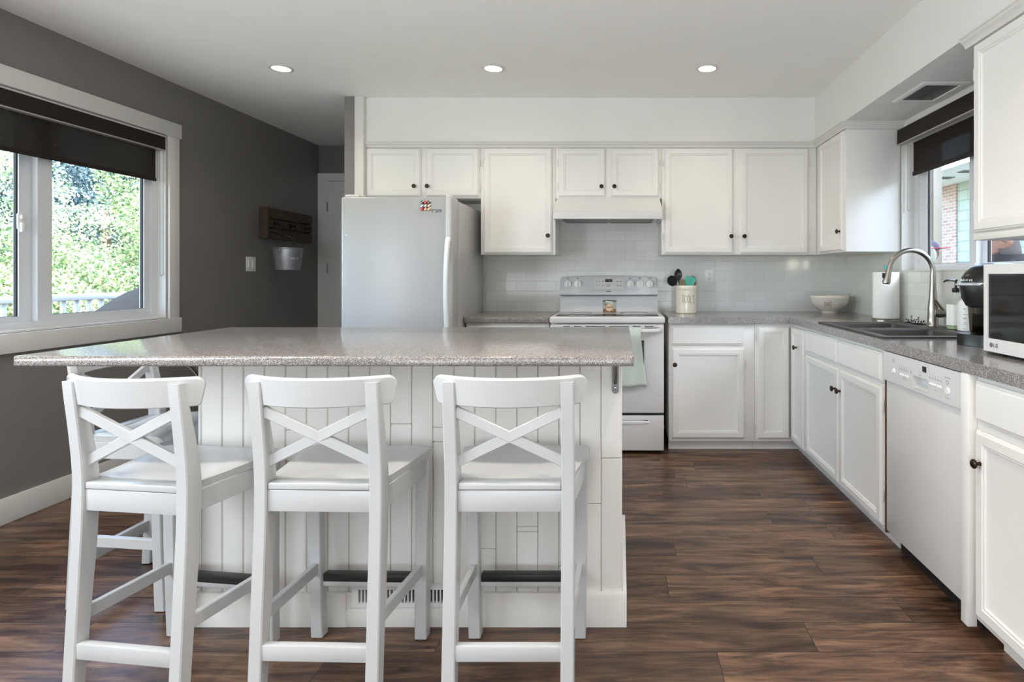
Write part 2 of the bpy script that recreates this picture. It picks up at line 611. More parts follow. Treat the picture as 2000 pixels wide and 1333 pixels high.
    def build(s, name, mat, parent=None, org=None, world=True, angle=35):
        bm = s.bm
        bmesh.ops.recalc_face_normals(bm, faces=bm.faces)
        if world:
            if parent is not None:
                bm.transform(MW[parent].inverted())
            elif org is not None:
                bm.transform(Matrix.Translation(-Vector(org)))
        me = bpy.data.meshes.new(name)
        bm.to_mesh(me)
        bm.free()
        me.polygons.foreach_set('use_smooth', [True] * len(me.polygons))
        me.set_sharp_from_angle(angle=math.radians(angle))
        me.materials.append(M[mat] if isinstance(mat, str) else mat)
        o = bpy.data.objects.new(name, me)
        COL.objects.link(o)
        if parent is not None:
            o.parent = parent
            MW[o] = MW[parent]
        else:
            if org is not None:
                o.location = org
            MW[o] = Matrix.Translation(Vector(org if org is not None else (0, 0, 0)))
        return o


MW = {}


def tag(o, label=None, cat=None, group=None, kind=None):
    for k, v in (('label', label), ('category', cat), ('group', group), ('kind', kind)):
        if v:
            o[k] = v
    return o


def thing(name, label, cat, loc=(0, 0, 0), rz=0, group=None):
    o = bpy.data.objects.new(name, None)
    COL.objects.link(o)
    o.location = loc
    o.rotation_euler = (0, 0, rz)
    o.empty_display_size = 0.1
    MW[o] = Matrix.Translation(Vector(loc)) @ Matrix.Rotation(rz, 4, 'Z')
    return tag(o, label, cat, group)


def struct(name, mb, mat, parent=None, **kw):
    o = mb.build(name, mat, parent, **kw)
    if parent is None:
        o['kind'] = 'structure'
    return o


def copy_tree(o, parent=None):
    c = o.copy()
    COL.objects.link(c)
    if parent is not None:
        c.parent = parent
    for ch in [k for k in COL.objects if k.parent == o]:
        copy_tree(ch, c)
    return c


LET = {
    'A': [[(0, 0), (.5, 1), (1, 0)], [(.2, .4), (.8, .4)]],
    'B': [[(0, 0), (0, 1), (.7, .95), (.75, .6), (.05, .52), (.85, .4), (.8, .05), (0, 0)]],
    'E': [[(1, 0), (0, 0), (0, 1), (1, 1)], [(0, .5), (.8, .5)]],
    'G': [[(1, .8), (.7, 1), (.3, 1), (0, .7), (0, .3), (.3, 0), (.75, 0), (1, .25), (1, .45), (.6, .45)]],
    'I': [[(.5, 0), (.5, 1)]],
    'K': [[(0, 0), (0, 1)], [(.9, 1), (0, .45), (1, 0)]],
    'L': [[(0, 1), (0, 0), (.9, 0)]],
    'M': [[(0, 0), (0, 1), (.5, .4), (1, 1), (1, 0)]],
    'N': [[(0, 0), (0, 1), (1, 0), (1, 1)]],
    'O': [[(.5 + .5 * math.cos(a * PI / 6), .5 + .5 * math.sin(a * PI / 6)) for a in range(13)]],
    'R': [[(0, 0), (0, 1), (.8, .95), (.8, .55), (0, .5), (.9, 0)]],
    'S': [[(1, .85), (.6, 1), (.15, .85), (.2, .6), (.8, .4), (.9, .15), (.5, 0), (0, .12)]],
    'T': [[(0, 1), (1, 1)], [(.5, 1), (.5, 0)]],
    'U': [[(0, 1), (0, .25), (.3, 0), (.7, 0), (1, .25), (1, 1)]],
    'C': [[(1, .8), (.7, 1), (.3, 1), (0, .7), (0, .3), (.3, 0), (.7, 0), (1, .2)]],
    '-': [[(.1, .5), (.9, .5)]],
}


def lettering(text, f, w, h, gap, r, mb=None):
    """strokes of TEXT; f(u, v) gives the point in space, u along the word in metres, v upward"""
    mb = mb or MB()
    u = 0
    for ch in text:
        for st in LET[ch]:
            pts = []
            for (a, b), (c, d) in zip(st[:-1], st[1:]):
                for k in range(3):
                    pts.append((a + (c - a) * k / 3, b + (d - b) * k / 3))
            pts.append(st[-1])
            mb.tube([f(u + a * w, b * h) for a, b in pts], r, 5)
        u += w + gap
    return mb


DOOR = [(0, 0), (0, -.011), (.003, -.014), (.006, -.0145), (.009, -.02), (.037, -.02), (.040, -.0165), (.046, -.0172), (.050, -.0115), (.060, -.009)]
SLAB = [(0, 0), (0, -.010), (.004, -.0125), (.008, -.0135), (.013, -.02)]


def knob_mb(x, z, y=-.02):
    return MB().lathe([(.0001, 0), (.007, 0), (.0055, -.004), (.005, -.012), (.011, -.015), (.0150, -.019), (.0150, -.023), (.011, -.027), (.0001, -.0285)], 20, (x, y, z), 'y')


def hinge_mb(x, z, side):
    m = MB().tube([(x, -.010, z - .024), (x, -.010, z + .024)], .0045, 8)
    m.box(min(x, x + side * .010), max(x, x + side * .010), -.003, .001, z - .02, z + .02, .0008)
    for s in (-1, 1):
        m.lathe([(.0001, -.004), (.0035, 0), (.0001, .004)], 8, (x, -.010, z + s * .026))
    return m


def add_door(cab, x0, x1, z0, z1, knob=None, hinge=None, hz=None, prof=DOOR):
    d = MB().rect_loops(x0, x1, z0, z1, prof).build('door', 'cab', cab, world=False, angle=20)
    if knob:
        k = knob_mb(*knob).build('knob', 'bronze', d, world=False)
        k['label'] = 'dark bronze round knob'
    if hinge:
        hx = x0 - .004 if hinge == 'l' else x1 + .004
        for z in hz or (z0 + .13, z1 - .08):
            hinge_mb(hx, z, -1 if hinge == 'l' else 1).build('hinge', 'trim', d, world=False)
    return d


def add_drawer(cab, x0, x1, z0, z1):
    return MB().rect_loops(x0, x1, z0, z1, SLAB).build('drawer', 'cab', cab, world=False, angle=20)


# ------------------------------------------------------------------ the room
XL, XR, YB, YF, ZC = -2.94, 1.76, 4.41, 5.55, 2.455
Y0 = -3.0
struct('floor', MB().box(XL - .15, XR + .15, Y0 - .15, YF + .15, -.06, 0), 'floor')
struct('ceiling', MB().box(XL - .75, XR + .80, Y0 - .4, YF + .6, ZC, ZC + .12), 'ceiling')  # runs past both window walls as unseen eaves that block sun and sky
WY0, WY1, WZ0, WZ1 = 1.95, 3.687, .909, 2.09          # window in the dark wall
struct('wall_left', MB().cells([Y0 - .15, WY0, WY1, YF + .15], [-.06, WZ0, WZ1, ZC], lambda i, j: not (i == 1 and j == 1), XL - .15, XL, 'x'), 'dark_wall')
RY0, RY1, RZ0, RZ1 = 2.31, 3.536, 1.21, 2.0           # window above the sink
struct('wall_right', MB().cells([Y0 - .15, RY0, RY1, YB + .15], [-.06, RZ0, RZ1, ZC], lambda i, j: not (i == 1 and j == 1), XR, XR + .15, 'x'), 'soffit')
struct('wall_back', MB().box(-1.88, XR + .15, YB, YB + .12, -.06, ZC), 'soffit')
struct('wall_far', MB().box(XL - .15, -1.80, YF, YF + .12, -.06, ZC), 'dark_wall')
struct('wall_partition', MB().box(-1.95, -1.882, 4.025, YF, 0, ZC), 'dark_wall')
struct('trim_1', MB().box(-1.881, -1.816, 4.026, YB, 0, ZC - .001, .002), 'trim')
struct('wall_front', MB().box(XL - .15, XR + .15, Y0 - .15, Y0, -.06, ZC), 'dark_wall')
# soffits above the cabinets
struct('wall_soffit_back', MB().box(-1.815, 1.39, 4.06, YB, 2.142, ZC), 'soffit')
struct('wall_soffit_right', MB().box(1.39, XR, Y0, YB, 2.142, ZC), 'soffit')
# moulding under the soffit
CR = [(.0195, 0), (.006, 0), (.002, .008), (-.001, .016), (-.008, .021), (-.014, .026), (-.016, .033), (-.022, .036), (-.022, .0415), (.0195, .0415)]
mb = MB()
zc0 = 2.100
r1 = [(-1.815, 4.06 + a, zc0 + b) for a, b in CR]
r2 = [(1.39 + a, 4.06 + a, zc0 + b) for a, b in CR]
r3 = [(1.39 + a, 3.529 + a, zc0 + b) for a, b in CR]
r4 = [(XR, 3.529 + a, zc0 + b) for a, b in CR]
mb.loft([r1, r2, r3, r4])
struct('trim_2', mb, 'trim')
mb = MB().prism([(1.39 + a, zc0 + b) for a, b in CR], 'y', 0.2, 2.30)
struct('trim_3', mb, 'trim')
# baseboards
struct('baseboard_left', MB().box(XL, XL + .016, Y0, YF, 0, .125, .004), 'trim')
# tiles
struct('wall_tile_back', MB().box(-1.04, XR, YB - .008, YB, .87, 1.62), 'tile')
struct('wall_tile_right', MB().cells([1.0, RY0, RY1, YB - .008], [.87, RZ0, 1.345], lambda i, j: not (i == 1 and j == 1), XR - .008, XR, 'x'), 'tile')

# hallway door
struct('trim_4', MB().cells([XL + .001, -2.84, -2.07, -1.96], [0, 2.105, 2.18], lambda i, j: not (i == 1 and j == 0), YF - .02, YF, 'y'), 'door_paint')
dr = MB().rect_loops(-2.835, -2.075, .01, 2.10, [(0, 0), (0, -.03), (.002, -.032), (.1, -.032), (.106, -.026), (.12, -.026)])
d1 = MB()
o = dr
for v in o.bm.verts:
    v.co.y += YF - .001
dro = struct('door_1', o, 'door_paint')
for z in (.25, 1.25, 1.85):
    MB().tube([(-2.838, YF - .036, z - .045), (-2.838, YF - .036, z + .045)], .006, 8).build('hinge', 'gun', dro)
MB().lathe([(.0001, 0), (.025, 0), (.01, -.01), (.01, -.03), (.026, -.04), (.026, -.055), (.0001, -.06)], 20, (-2.14, YF - .033, 1.0), 'y').build('knob', 'steel', dro)

# ------------------------------------------------------------------ left window with casing
xg = XL - .10
w1 = struct('window_1', MB().cells([WY0, WY0 + .06, WY1 - .05, WY1], [WZ0, WZ0 + .04, WZ1 - .04, WZ1], lambda i, j: not (i == 1 and j == 1), XL - .13, XL - .055, 'x'), 'vinyl')


def sash(parent, y0, y1, z0, z1, x0, x1, wy0, wy1, wz):
    fr = MB().cells([y0, y0 + wy0, y1 - wy1, y1], [z0, z0 + wz, z1 - wz, z1], lambda i, j: not (i == 1 and j == 1), x0, x1, 'x')
    fr.rounded(lambda c: True, .003, 2)
    s = fr.build('sash', 'vinyl', parent)
    xm = (x0 + x1) / 2
    MB().box(xm - .003, xm + .003, y0 + wy0 - .006, y1 - wy1 + .006, z0 + wz - .006, z1 - wz + .006).build('pane', 'glass', s)
    # dark gasket round the pane
    g = .006
    gm = MB().cells([y0 + wy0 - .001, y0 + wy0 + g, y1 - wy1 - g, y1 - wy1 + .001], [z0 + wz - .001, z0 + wz + .002, z1 - wz - .002, z1 - wz + .001], lambda i, j: not (i == 1 and j == 1), xm - .007, xm + .007, 'x')
    gm.build('gasket', 'rubber', s)
    return s


sash(w1, 2.935, WY1 - .045, WZ0 + .035, WZ1 - .035, XL - .095, XL - .065, .075, .05, .035)
s2 = sash(w1, WY0 + .05, 2.95, WZ0 + .035, WZ1 - .035, XL - .128, XL - .098, .05, .075, .035)
lk = MB().box(XL - .098, XL - .088, 2.862, 2.892, 1.42, 1.50, .004)
lk.box(XL - .090, XL - .076, 2.868, 2.886, 1.405, 1.455, .005)
lk.box(XL - .090, XL - .078, 2.870, 2.884, 1.47, 1.492, .004)
lk.build('latch', 'plastic_white', w1)
# jamb liner and casing
jl = MB()
jl.cells([WY0 + .0005, WY0 + .010, WY1 - .010, WY1 - .0005], [WZ0 + .0005, WZ0 + .010, WZ1 - .010, WZ1 - .0005], lambda i, j: not (i == 1 and j == 1), XL - .056, XL + .001, 'x')
jl.build('jamb', 'trim', w1)
cs = MB()
cs.box(XL, XL + .018, WY1 + .005, 3.775, WZ0 - .01, WZ1 + .01, .002)
cs.box(XL, XL + .018, 1.862, WY0 - .005, WZ0 - .01, WZ1 + .01, .002)
cs.box(XL, XL + .024, 1.848, 3.788, WZ1 + .002, 2.186, .003)
cs.box(XL, XL + .024, 1.848, 3.788, .812, WZ0 - .002, .003)
cs.build('casing', 'trim', w1)


def blind(name, label, xv0, xv1, xf, y0, y1, fy0, fy1, zt, zv, zf, cord_y, cord_x, cord_z):
    b = thing(name, label, 'blind', ((xv0 + xv1) / 2, (y0 + y1) / 2, zf))
    v = MB().box(xv0, xv1, y0, y1, zv, zt, .004)
    v.build('valance', 'valance', b)
    e = MB().box(xv0 - .001, xv1 + .001, y0, y1, zv - .006, zv + .001, .001)
    e.build('valance_edge', 'valance_edge', b)
    rings = []
    n = 24
    for k in range(n + 1):
        y = fy0 + (fy1 - fy0) * k / n
        wv = .0015 * math.sin(k * 1.1)
        rings.append([(xf + wv - .0006, y, zf), (xf + wv + .0006, y, zf), (xf + .0006, y, zt - .012), (xf - .0006, y, zt - .012)])
    MB().loft(rings).build('blind_fabric', 'blind', b)
    MB().box(xf - .006, xf + .006, fy0 - .004, fy1 + .004, zf - .012, zf + .012, .004).build('bottom_bar', 'valance', b)
    pts = [(cord_x, cord_y - .014, zv)]
    for k in range(9):
        a = PI * k / 8
        pts.append((cord_x, cord_y - .014 * math.cos(a), cord_z - .02 * math.sin(a)))
    pts.append((cord_x, cord_y + .014, zv))
    MB().tube(pts, .0022, 6).build('pull_cord', 'valance_edge', b)
    return b


blind('roller_blind', 'dark brown roller blind half lowered in the large window on the charcoal wall', XL - .052, XL + .006, XL - .03, WY0 + .012, WY1 - .012, WY0 + .03, 3.635, 2.078, 1.996, 1.80, 3.662, XL - .012, 1.205)

# ------------------------------------------------------------------ window above the sink
w2 = struct('window_2', MB().cells([RY0, RY0 + .05, RY1 - .05, RY1], [RZ0, RZ0 + .03, RZ1 - .03, RZ1], lambda i, j: not (i == 1 and j == 1), XR + .067, XR + .14, 'x'), 'vinyl')
sash(w2, 2.93, RY1 - .045, RZ0 + .022, RZ1 - .02, XR + .075, XR + .102, .058, .088, .022)
sash(w2, RY0 + .045, 2.945, RZ0 + .022, RZ1 - .02, XR + .108, XR + .135, .05, .045, .022)
MB().cells([RY0 + .0005, RY0 + .008, RY1 - .008, RY1 - .0005], [RZ0 + .0005, RZ0 + .008, RZ1 - .008, RZ1 - .0005], lambda i, j: not (i == 1 and j == 1), XR - .012, XR + .068, 'x').build('jamb', 'trim', w2)
MB().box(XR + .0675, XR + .072, 2.93, RY1 - .04, RZ0 + .001, RZ0 + .042, .001).build('sill_strip', 'vinyl', w2)
blind('roller_blind', 'small dark brown roller blind half lowered over the sink window', XR - .045, XR - .014, XR + .02, RY0 + .02, RY1 - .012, RY0 + .03, 3.45, 2.085, 1.995, 1.802, 3.49, XR + .012, 1.6)

# ------------------------------------------------------------------ wall cabinets
CY = 4.08


def wall_cab(name, label, x0, x1, z0, z1, doors, loc_y=CY, group='white wall cabinets'):
    c = thing(name, label, 'cabinet', ((x0 + x1) / 2, loc_y, z0), 0, group)
    xm = (x0 + x1) / 2
    MB().box(x0 - xm + .0008, x1 - xm - .0008, 0, YB - .008 - loc_y - .001, 0, z1 - z0, .0015).build('body', 'cab', c, world=False)
    for (a, b, za, zb, kn, hg, hz) in doors:
        add_door(c, a - xm, b - xm, za - z0, zb - z0, (kn[0] - xm, kn[1] - z0), hg, [h - z0 for h in hz])
    return c


def px(x, Y=4.06):
    return (x - 1211) * Y / 1111


ZT = 2.1405
wall_cab('wall_cabinet', 'short white two-door wall cabinet above the refrigerator', -1.814, px(939, 4.08), 1.739, ZT,
         [(px(714), px(821), 1.751, 2.095, (px(810), 1.822), 'l', (1.82, 1.99)), (px(832), px(935), 1.751, 2.095, (px(835.5), 1.822), 'r', (1.82, 1.99))])
wall_cab('wall_cabinet', 'tall white single-door wall cabinet between refrigerator and range hood', px(939, 4.08), px(1085, 4.08), 1.335, ZT,
         [(px(944), px(1078), 1.344, 2.095, (px(1070.5), 1.47), 'l', (1.46, 1.99))])
wall_cab('wall_cabinet', 'short white two-door wall cabinet directly above the range hood', px(1085, 4.08), px(1292, 4.08), 1.7375, ZT,
         [(px(1091), px(1182), 1.75, 2.095, (px(1175), 1.82), 'l', (1.82, 1.99)), (px(1194), px(1287), 1.75, 2.095, (px(1200), 1.82), 'r', (1.82, 1.99))])
wall_cab('wall_cabinet', 'wide white two-door wall cabinet above the utensil crock', px(1292, 4.08), 1.409, 1.335, ZT,
         [(px(1298), px(1432), 1.344, 2.095, (px(1427.5), 1.465), 'l', (1.46, 1.99)), (px(1446), px(1579), 1.344, 2.095, (px(1453), 1.465), 'r', (1.46, 1.99))])
c = thing('wall_cabinet', 'white corner wall cabinet with one door beside the sink window', 'cabinet', (1.43, 3.80, 1.335), -PI / 2, 'white wall cabinets')
MB().box(1.411, XR - .009, 3.55, YB - .009, 1.335, ZT, .0015).build('body', 'cab', c)
# local x = 3.80 - Y, local y = X - 1.411
for ch in ():
    pass
dd = add_door(c, 3.80 - 3.985, 3.80 - 3.575,   .009, .760, (3.80 - 3.60, .13), 'l', (.125, .655))
dd.location = (0, -.019, 0)
c = thing('wall_cabinet', 'tall white wall cabinet above the microwave at the frame edge', 'cabinet', (1.43, 1.60, 1.325), -PI / 2, 'white wall cabinets')
MB().box(1.411, XR - .009, .9, 2.262, 1.325, ZT, .0015).build('body', 'cab', c)
for a, b, hg, kx in ((2.245, 1.60, 'l', 1.64), (1.58, .93, 'r', 1.54)):
    dd = add_door(c, 1.60 - a, 1.60 - b, .032, .768, (1.60 - kx, .12), hg, (.13, .655))
    dd.location = (0, -.019, 0)
MB().box(1.404, 1.4105, .9, 2.262, 1.325, 1.352, .002).build('light_rail', 'cab', c)

# ------------------------------------------------------------------ base cabinets
BZ1 = .8655
c = thing('base_cabinet', 'white base cabinet with drawer and door between oven range and corner', 'cabinet', (.62, 3.83, 0), 0, 'white base cabinets')
mb = MB().box(.329, .9045, 3.83, YB - .01, .07, BZ1, .0015)
mb.build('body', 'cab', c)
MB().box(.331, .9035, 3.885, 3.90, .0005, .0695).build('toe_kick', 'cab', c)
add_drawer(c, .343 - .62, .830 - .62, .717, .848)
add_door(c, .348 - .62, .836 - .62, .093, .697, (.366 - .62, .59), 'r', (.16, .585))
# corner unit with folding door
c = thing('corner_cabinet', 'white corner base cabinet with folding two-leaf door', 'cabinet', (1.16, 3.83, 0), 0, 'white base cabinets')
mb = MB().box(.906, XR - .01, 3.83, YB - .01, .07, BZ1, .001)
mb.box(1.161, XR - .01, 3.537, 3.8295, .07, BZ1, .001)
mb.build('body', 'cab', c)
mb = MB().box(.905, 1.222, 3.885, 3.90, .0005, .0695)
mb.box(1.215, 1.23, 3.537, 3.884, .0005, .0695)
mb.build('toe_kick', 'cab', c)
add_door(c, .9225 - 1.16, 1.137 - 1.16, .09, .843, None, 'l', (.16, .77))
d = MB().rect_loops(0, .252, .09, .843, DOOR).build('door', 'cab', c, world=False, angle=20)
d.rotation_euler = (0, 0, -PI / 2)
d.location = (0, 3.803 - 3.83, 0)
k = knob_mb(.13, .72).build('knob', 'bronze', d, world=False)
k['label'] = 'dark bronze round knob'
# zig-zag piano hinge at the fold
mb = MB()
for i in range(46):
    z = .10 + i * .016
    mb.tube([(1.139, 3.807, z), (1.139, 3.807, z + .013)], .0028, 6)
mb.build('hinge', 'steel', c)


def right_cab(name, label, ya, yb, body=True):
    """facing -X; local x runs from ya (far) towards the camera"""
    c = thing(name, label, 'cabinet', (1.16, ya, 0), -PI / 2, 'white base cabinets')
    return c


SY = 3.535
c = right_cab('sink_cabinet', 'white sink base cabinet with two doors and two false drawer fronts', SY, 2.465)
L = lambda y: SY - y
MB().box(1.16, XR - .01, 2.467, SY, .07, .70, .0015).build('body', 'cab', c)
MB().box(1.16, 1.18, 2.467, SY, .70, BZ1, .001).build('face_rail', 'cab', c)
MB().box(1.215, 1.23, 2.468, SY, .0005, .0695).build('toe_kick', 'cab', c)
add_drawer(c, L(3.525), L(3.005), .717, .848)
add_drawer(c, L(2.985), L(2.492), .717, .848)
add_door(c, L(3.51), L(2.985), .093, .697, (L(3.012), .587), 'l')
add_door(c, L(2.968), L(2.492), .093, .697, (L(2.945), .587), 'r')
# brown raw edge beside the dishwasher
MB().box(1.148, 1.19, 2.4585, 2.4655, .075, .862).build('side_edge', 'brown_wood', c)['label'] = 'raw brown edge of the side panel'

NY = 1.884
c = right_cab('base_cabinet', 'white base cabinet with drawer and door nearest the dishwasher and microwave', NY, 1.0)
L = lambda y: NY - y
MB().box(1.16, XR - .01, 1.0, NY - .0005, .07, BZ1, .0015).build('body', 'cab', c)
MB().box(1.215, 1.23, 1.0, 1.80, .0005, .0695).build('toe_kick', 'cab', c)
MB().box(1.128, 1.1595, 1.846, NY - .0005, .045, BZ1, .002).build('end_stile', 'cab', c)
add_drawer(c, L(1.836), L(1.36), .717, .848)
add_door(c, L(1.832), L(1.36), .093, .69, (L(1.80), .59), 'r')
add_drawer(c, L(1.345), L(1.01), .717, .848)
add_door(c, L(1.345), L(1.01), .093, .69, (L(1.03), .59), 'l')

c = thing('base_cabinet', 'narrow white base cabinet between refrigerator and oven range', 'cabinet', (-.74, 3.83, 0), 0, 'white base cabinets')
MB().box(-1.035, -.478, 3.83, YB - .01, .07, BZ1, .0015).build('body', 'cab', c)
MB().box(-1.033, -.48, 3.885, 3.90, .0005, .0695).build('toe_kick', 'cab', c)
add_drawer(c, -1.02 + .74, -.50 + .74, .717, .848)
add_door(c, -1.02 + .74, -.50 + .74, .093, .697, (-.53 + .74, .59), 'l')

# ------------------------------------------------------------------ worktops
CZ0, CZ1 = .8665, .907
us = [.322, 1.133, 1.185, 1.695, XR - .0085]
vs = [1.0, 2.53, 3.29, 3.79, YB - .0085]
mb = MB().cells(us, vs, lambda i, j: (j == 3) or (i >= 1 and not (i == 2 and j == 1)), CZ0, CZ1, 'z')
mb.rounded(lambda v: (abs(v.y - 3.79) < 1e-4 and v.x < 1.134) or (abs(v.x - 1.133) < 1e-4 and v.y < 3.791), .012, 4)
o = mb.build('worktop', 'counter', None, org=(1.133, 3.79, CZ0))
tag(o, 'grey speckled L-shaped worktop running from oven range along the sink wall', 'worktop')
mb = MB().box(-1.043, -.474, 3.79, YB - .0085, CZ0, CZ1)
mb.rounded(lambda v: v.y < 3.791, .012, 4)
o = mb.build('worktop', 'counter', None, org=(-.76, 3.79, CZ0))
tag(o, 'short grey speckled worktop between refrigerator and oven range', 'worktop')

# ------------------------------------------------------------------ island
IX0, IX1, IY0, IY1 = -1.435, .007, 1.932, 2.55
isl = thing('kitchen_island', 'white kitchen island base clad in vertical planks under the grey top', 'island', ((IX0 + IX1) / 2, 2.24, 0))
MB().box(IX0 + .012, IX1 - .012, IY0 + .012, IY1 - .012, .0005, .9195).build('body', 'cab', isl)
rnd = random.Random(3)


def planks(axis, a0, a1, w, depth, d_dir, zs):
    mb = MB()
    a = a1
    while a > a0 + .004:
        b = max(a0, a - w)
        cuts = [.001, .9185]
        for _ in range(rnd.choice((0, 1, 1, 2))):
            cuts.append(rnd.uniform(.15, .85))
        cuts.sort()
        for z0, z1 in zip(cuts[:-1], cuts[1:]):
            lo, hi = sorted((depth, depth + d_dir * .012))
            if axis == 'x':
                mb.box(b + .0008, a - .0008, lo, hi, z0 + .0006, z1 - .0006, .0028, 1)
            else:
                mb.box(lo, hi, b + .0008, a - .0008, z0 + .0006, z1 - .0006, .0028, 1)
        a = b
    return mb


planks('x', IX0, IX1, .0715, IY0, 1, 0).build('plank_front', 'cab', isl)
planks('y', IY0 + .0125, IY1, .0715, IX1, -1, 0).build('plank_side', 'cab', isl)
planks('y', IY0 + .0125, IY1, .0715, IX0, 1, 0).build('plank_side', 'cab', isl)
VX0, VX1 = -.905, -.57
bp = [(0, 0), (-.015, 0), (-.015, .105), (-.012, .113), (0, .114)]
mb = MB()
mb.prism([(IY0 - .0005 + a, b) for a, b in bp], 'x', IX0 - .015, VX0 - .02)
mb.prism([(IY0 - .0005 + a, b) for a, b in bp], 'x', VX1 + .02, IX1 + .015)
mb.box(VX0 - .02, VX1 + .02, IY0 - .0155, IY0 - .0005, 0, .052, .001)
# bevelled picture-frame edge round the register
mb.prism([(VX0 - .02, .114), (VX0 - .02, .052), (VX0 - .001, .064), (VX0 - .001, .114)], 'y', IY0 - .008, IY0 - .0006)
mb.prism([(VX1 + .02, .114), (VX1 + .02, .052), (VX1 + .001, .064), (VX1 + .001, .114)], 'y', IY0 - .008, IY0 - .0006)
mb.prism([(VX0 - .02, .052), (VX1 + .02, .052), (VX1 + .001, .064), (VX0 - .001, .064)], 'y', IY0 - .011, IY0 - .0006)
mb.build('baseboard', 'cab', isl)
MB().box(IX1 + .0005, IX1 + .0155, IY0 - .0003, IY1, 0, .114, .003).build('baseboard', 'cab', isl)
MB().box(IX0 - .0155, IX0 - .0005, IY0 - .0003, IY1, 0, .114, .003).build('baseboard', 'cab', isl)
# register in the base of the island
vent = thing('vent_register', 'white slotted air register low in the island plinth behind the middle stool', 'vent', ((VX0 + VX1) / 2, IY0, .066))
n = 24
xs = [VX0, VX0 + .022]
for i in range(n):
    x = VX0 + .022 + (VX1 - VX0 - .044) * (i + .62) / n
    xs += [x, VX0 + .022 + (VX1 - VX0 - .044) * (i + 1) / n]
xs.append(VX1)
mb = MB().cells(xs, [.066, .081, .126, .141], lambda i, j: not (j == 1 and i % 2 == 1 and i < len(xs) - 2), IY0 - .014, IY0 - .002, 'y')
mb.build('grille', 'plastic_white', vent)
MB().box(VX0 + .015, VX1 - .015, IY0 - .0019, IY0 - .0006, .075, .13).build('duct', 'gap', vent)
# island top
IZ0, IZ1 = .921, .9515
mb = MB().box(-1.767, .0405, 1.652, 2.59, IZ0, IZ1)
mb.rounded(lambda v: v.y < 1.653, .010, 4)
mb.rounded(lambda v: v.y > 2.589, .010, 4)
o = mb.build('island_top', 'counter', None, org=(-.86, 2.12, IZ0))
tag(o, 'large rectangular grey speckled top of the kitchen island', 'worktop')
# brackets carrying the overhang
br = thing('bracket', 'dark grey metal bracket under the top at the island corner facing the range', 'bracket', (-.016, IY0, .785), 0, 'brackets under the island top')
bx = -.016
sp = [(bx - .0115 + .023 * 0, 0)]
mb = MB()
pl = [(bx - .0115, .92)] + [(bx - .0115 * math.cos(a), .797 - .0115 * math.sin(a)) for a in [k * PI / 8 for k in range(9)]] + [(bx + .0115, .92)]
mb.prism(pl, 'y', IY0 - .004, IY0 - .0005)
mb.box(bx - .0115, bx + .0115, 1.72, IY0 - .0005, .9165, .9205, .001)
mb.build('plate', 'gun', br)
MB().tube([(bx, IY0 - .006, .822), (bx, IY0 - .02, .832), (bx, IY0 - .10, .885), (bx, 1.76, .9135)], [.006, .0065, .0065, .006], 10).build('brace', 'gun', br)
MB().lathe([(.0001, 0), (.0055, 0), (.0045, -.003), (.0001, -.004)], 12, (bx, IY0 - .004, .805), 'y').build('screw', 'chrome', br)
br = thing('bracket', 'curved grey metal bracket under the overhanging end of the island top', 'bracket', (IX0, 2.02, .68), 0, 'brackets under the island top')
mb = MB()
for yy in (2.0, 2.03):
    pts = [(IX0 - .0065 - .20 * (1 - math.cos(a)), yy, .70 + .214 * math.sin(a)) for a in [k * PI / 2 / 8 for k in range(9)]]
    mb.tube(pts, .005, 8)
mb.build('brace', 'steel', br)
mb = MB().box(IX0 - .004, IX0 - .0005, 1.99, 2.04, .68, .92, .001)
mb.box(IX0 - .2, IX0 - .0005, 1.99, 2.04, .9165, .9205, .001)
mb.build('plate', 'gun', br)

# ------------------------------------------------------------------ bar stools


def interp(tab, z):
    for (a, va), (b, vb) in zip(tab[:-1], tab[1:]):
        if z <= b:
            f = (z - a) / (b - a)
            return va + (vb - va) * f
    return tab[-1][1]


def smooth_tab(tab, z, h=.04):
    return sum(interp(tab, min(max(z + d * h, tab[0][0]), tab[-1][0])) for d in (-1, -.5, 0, .5, 1)) / 5


def crect(x0, x1, y0, y1, c, z):
    return [(x0 + c, y0, z), (x1 - c, y0, z), (x1, y0 + c, z), (x1, y1 - c, z), (x1 - c, y1, z), (x0 + c, y1, z), (x0, y1 - c, z), (x0, y0 + c, z)]


REAR = [(0, 0), (.25, .013), (.5, .027), (.64, .029), (.75, .019), (.907, 0)]
FRONT = [(0, .034), (.25, .054), (.45, .072), (.62, .080), (.70, .068), (.8, .047), (.907, .024)]


def bar(mb, p, q, w, h, up=(0, 0, 1), c=.002):
    p, q = Vector(p), Vector(q)
    d = (q - p).normalized()
    s = d.cross(Vector(up)).normalized()
    u = s.cross(d).normalized()
    rings = []
    for o in (p, q):
        rings.append([o + s * a + u * b for a, b in ((-w / 2 + c, -h / 2), (w / 2 - c, -h / 2), (w / 2, -h / 2 + c), (w / 2, h / 2 - c), (w / 2 - c, h / 2), (-w / 2 + c, h / 2), (-w / 2, h / 2 - c), (-w / 2, -h / 2 + c))])
    return mb.loft(rings)


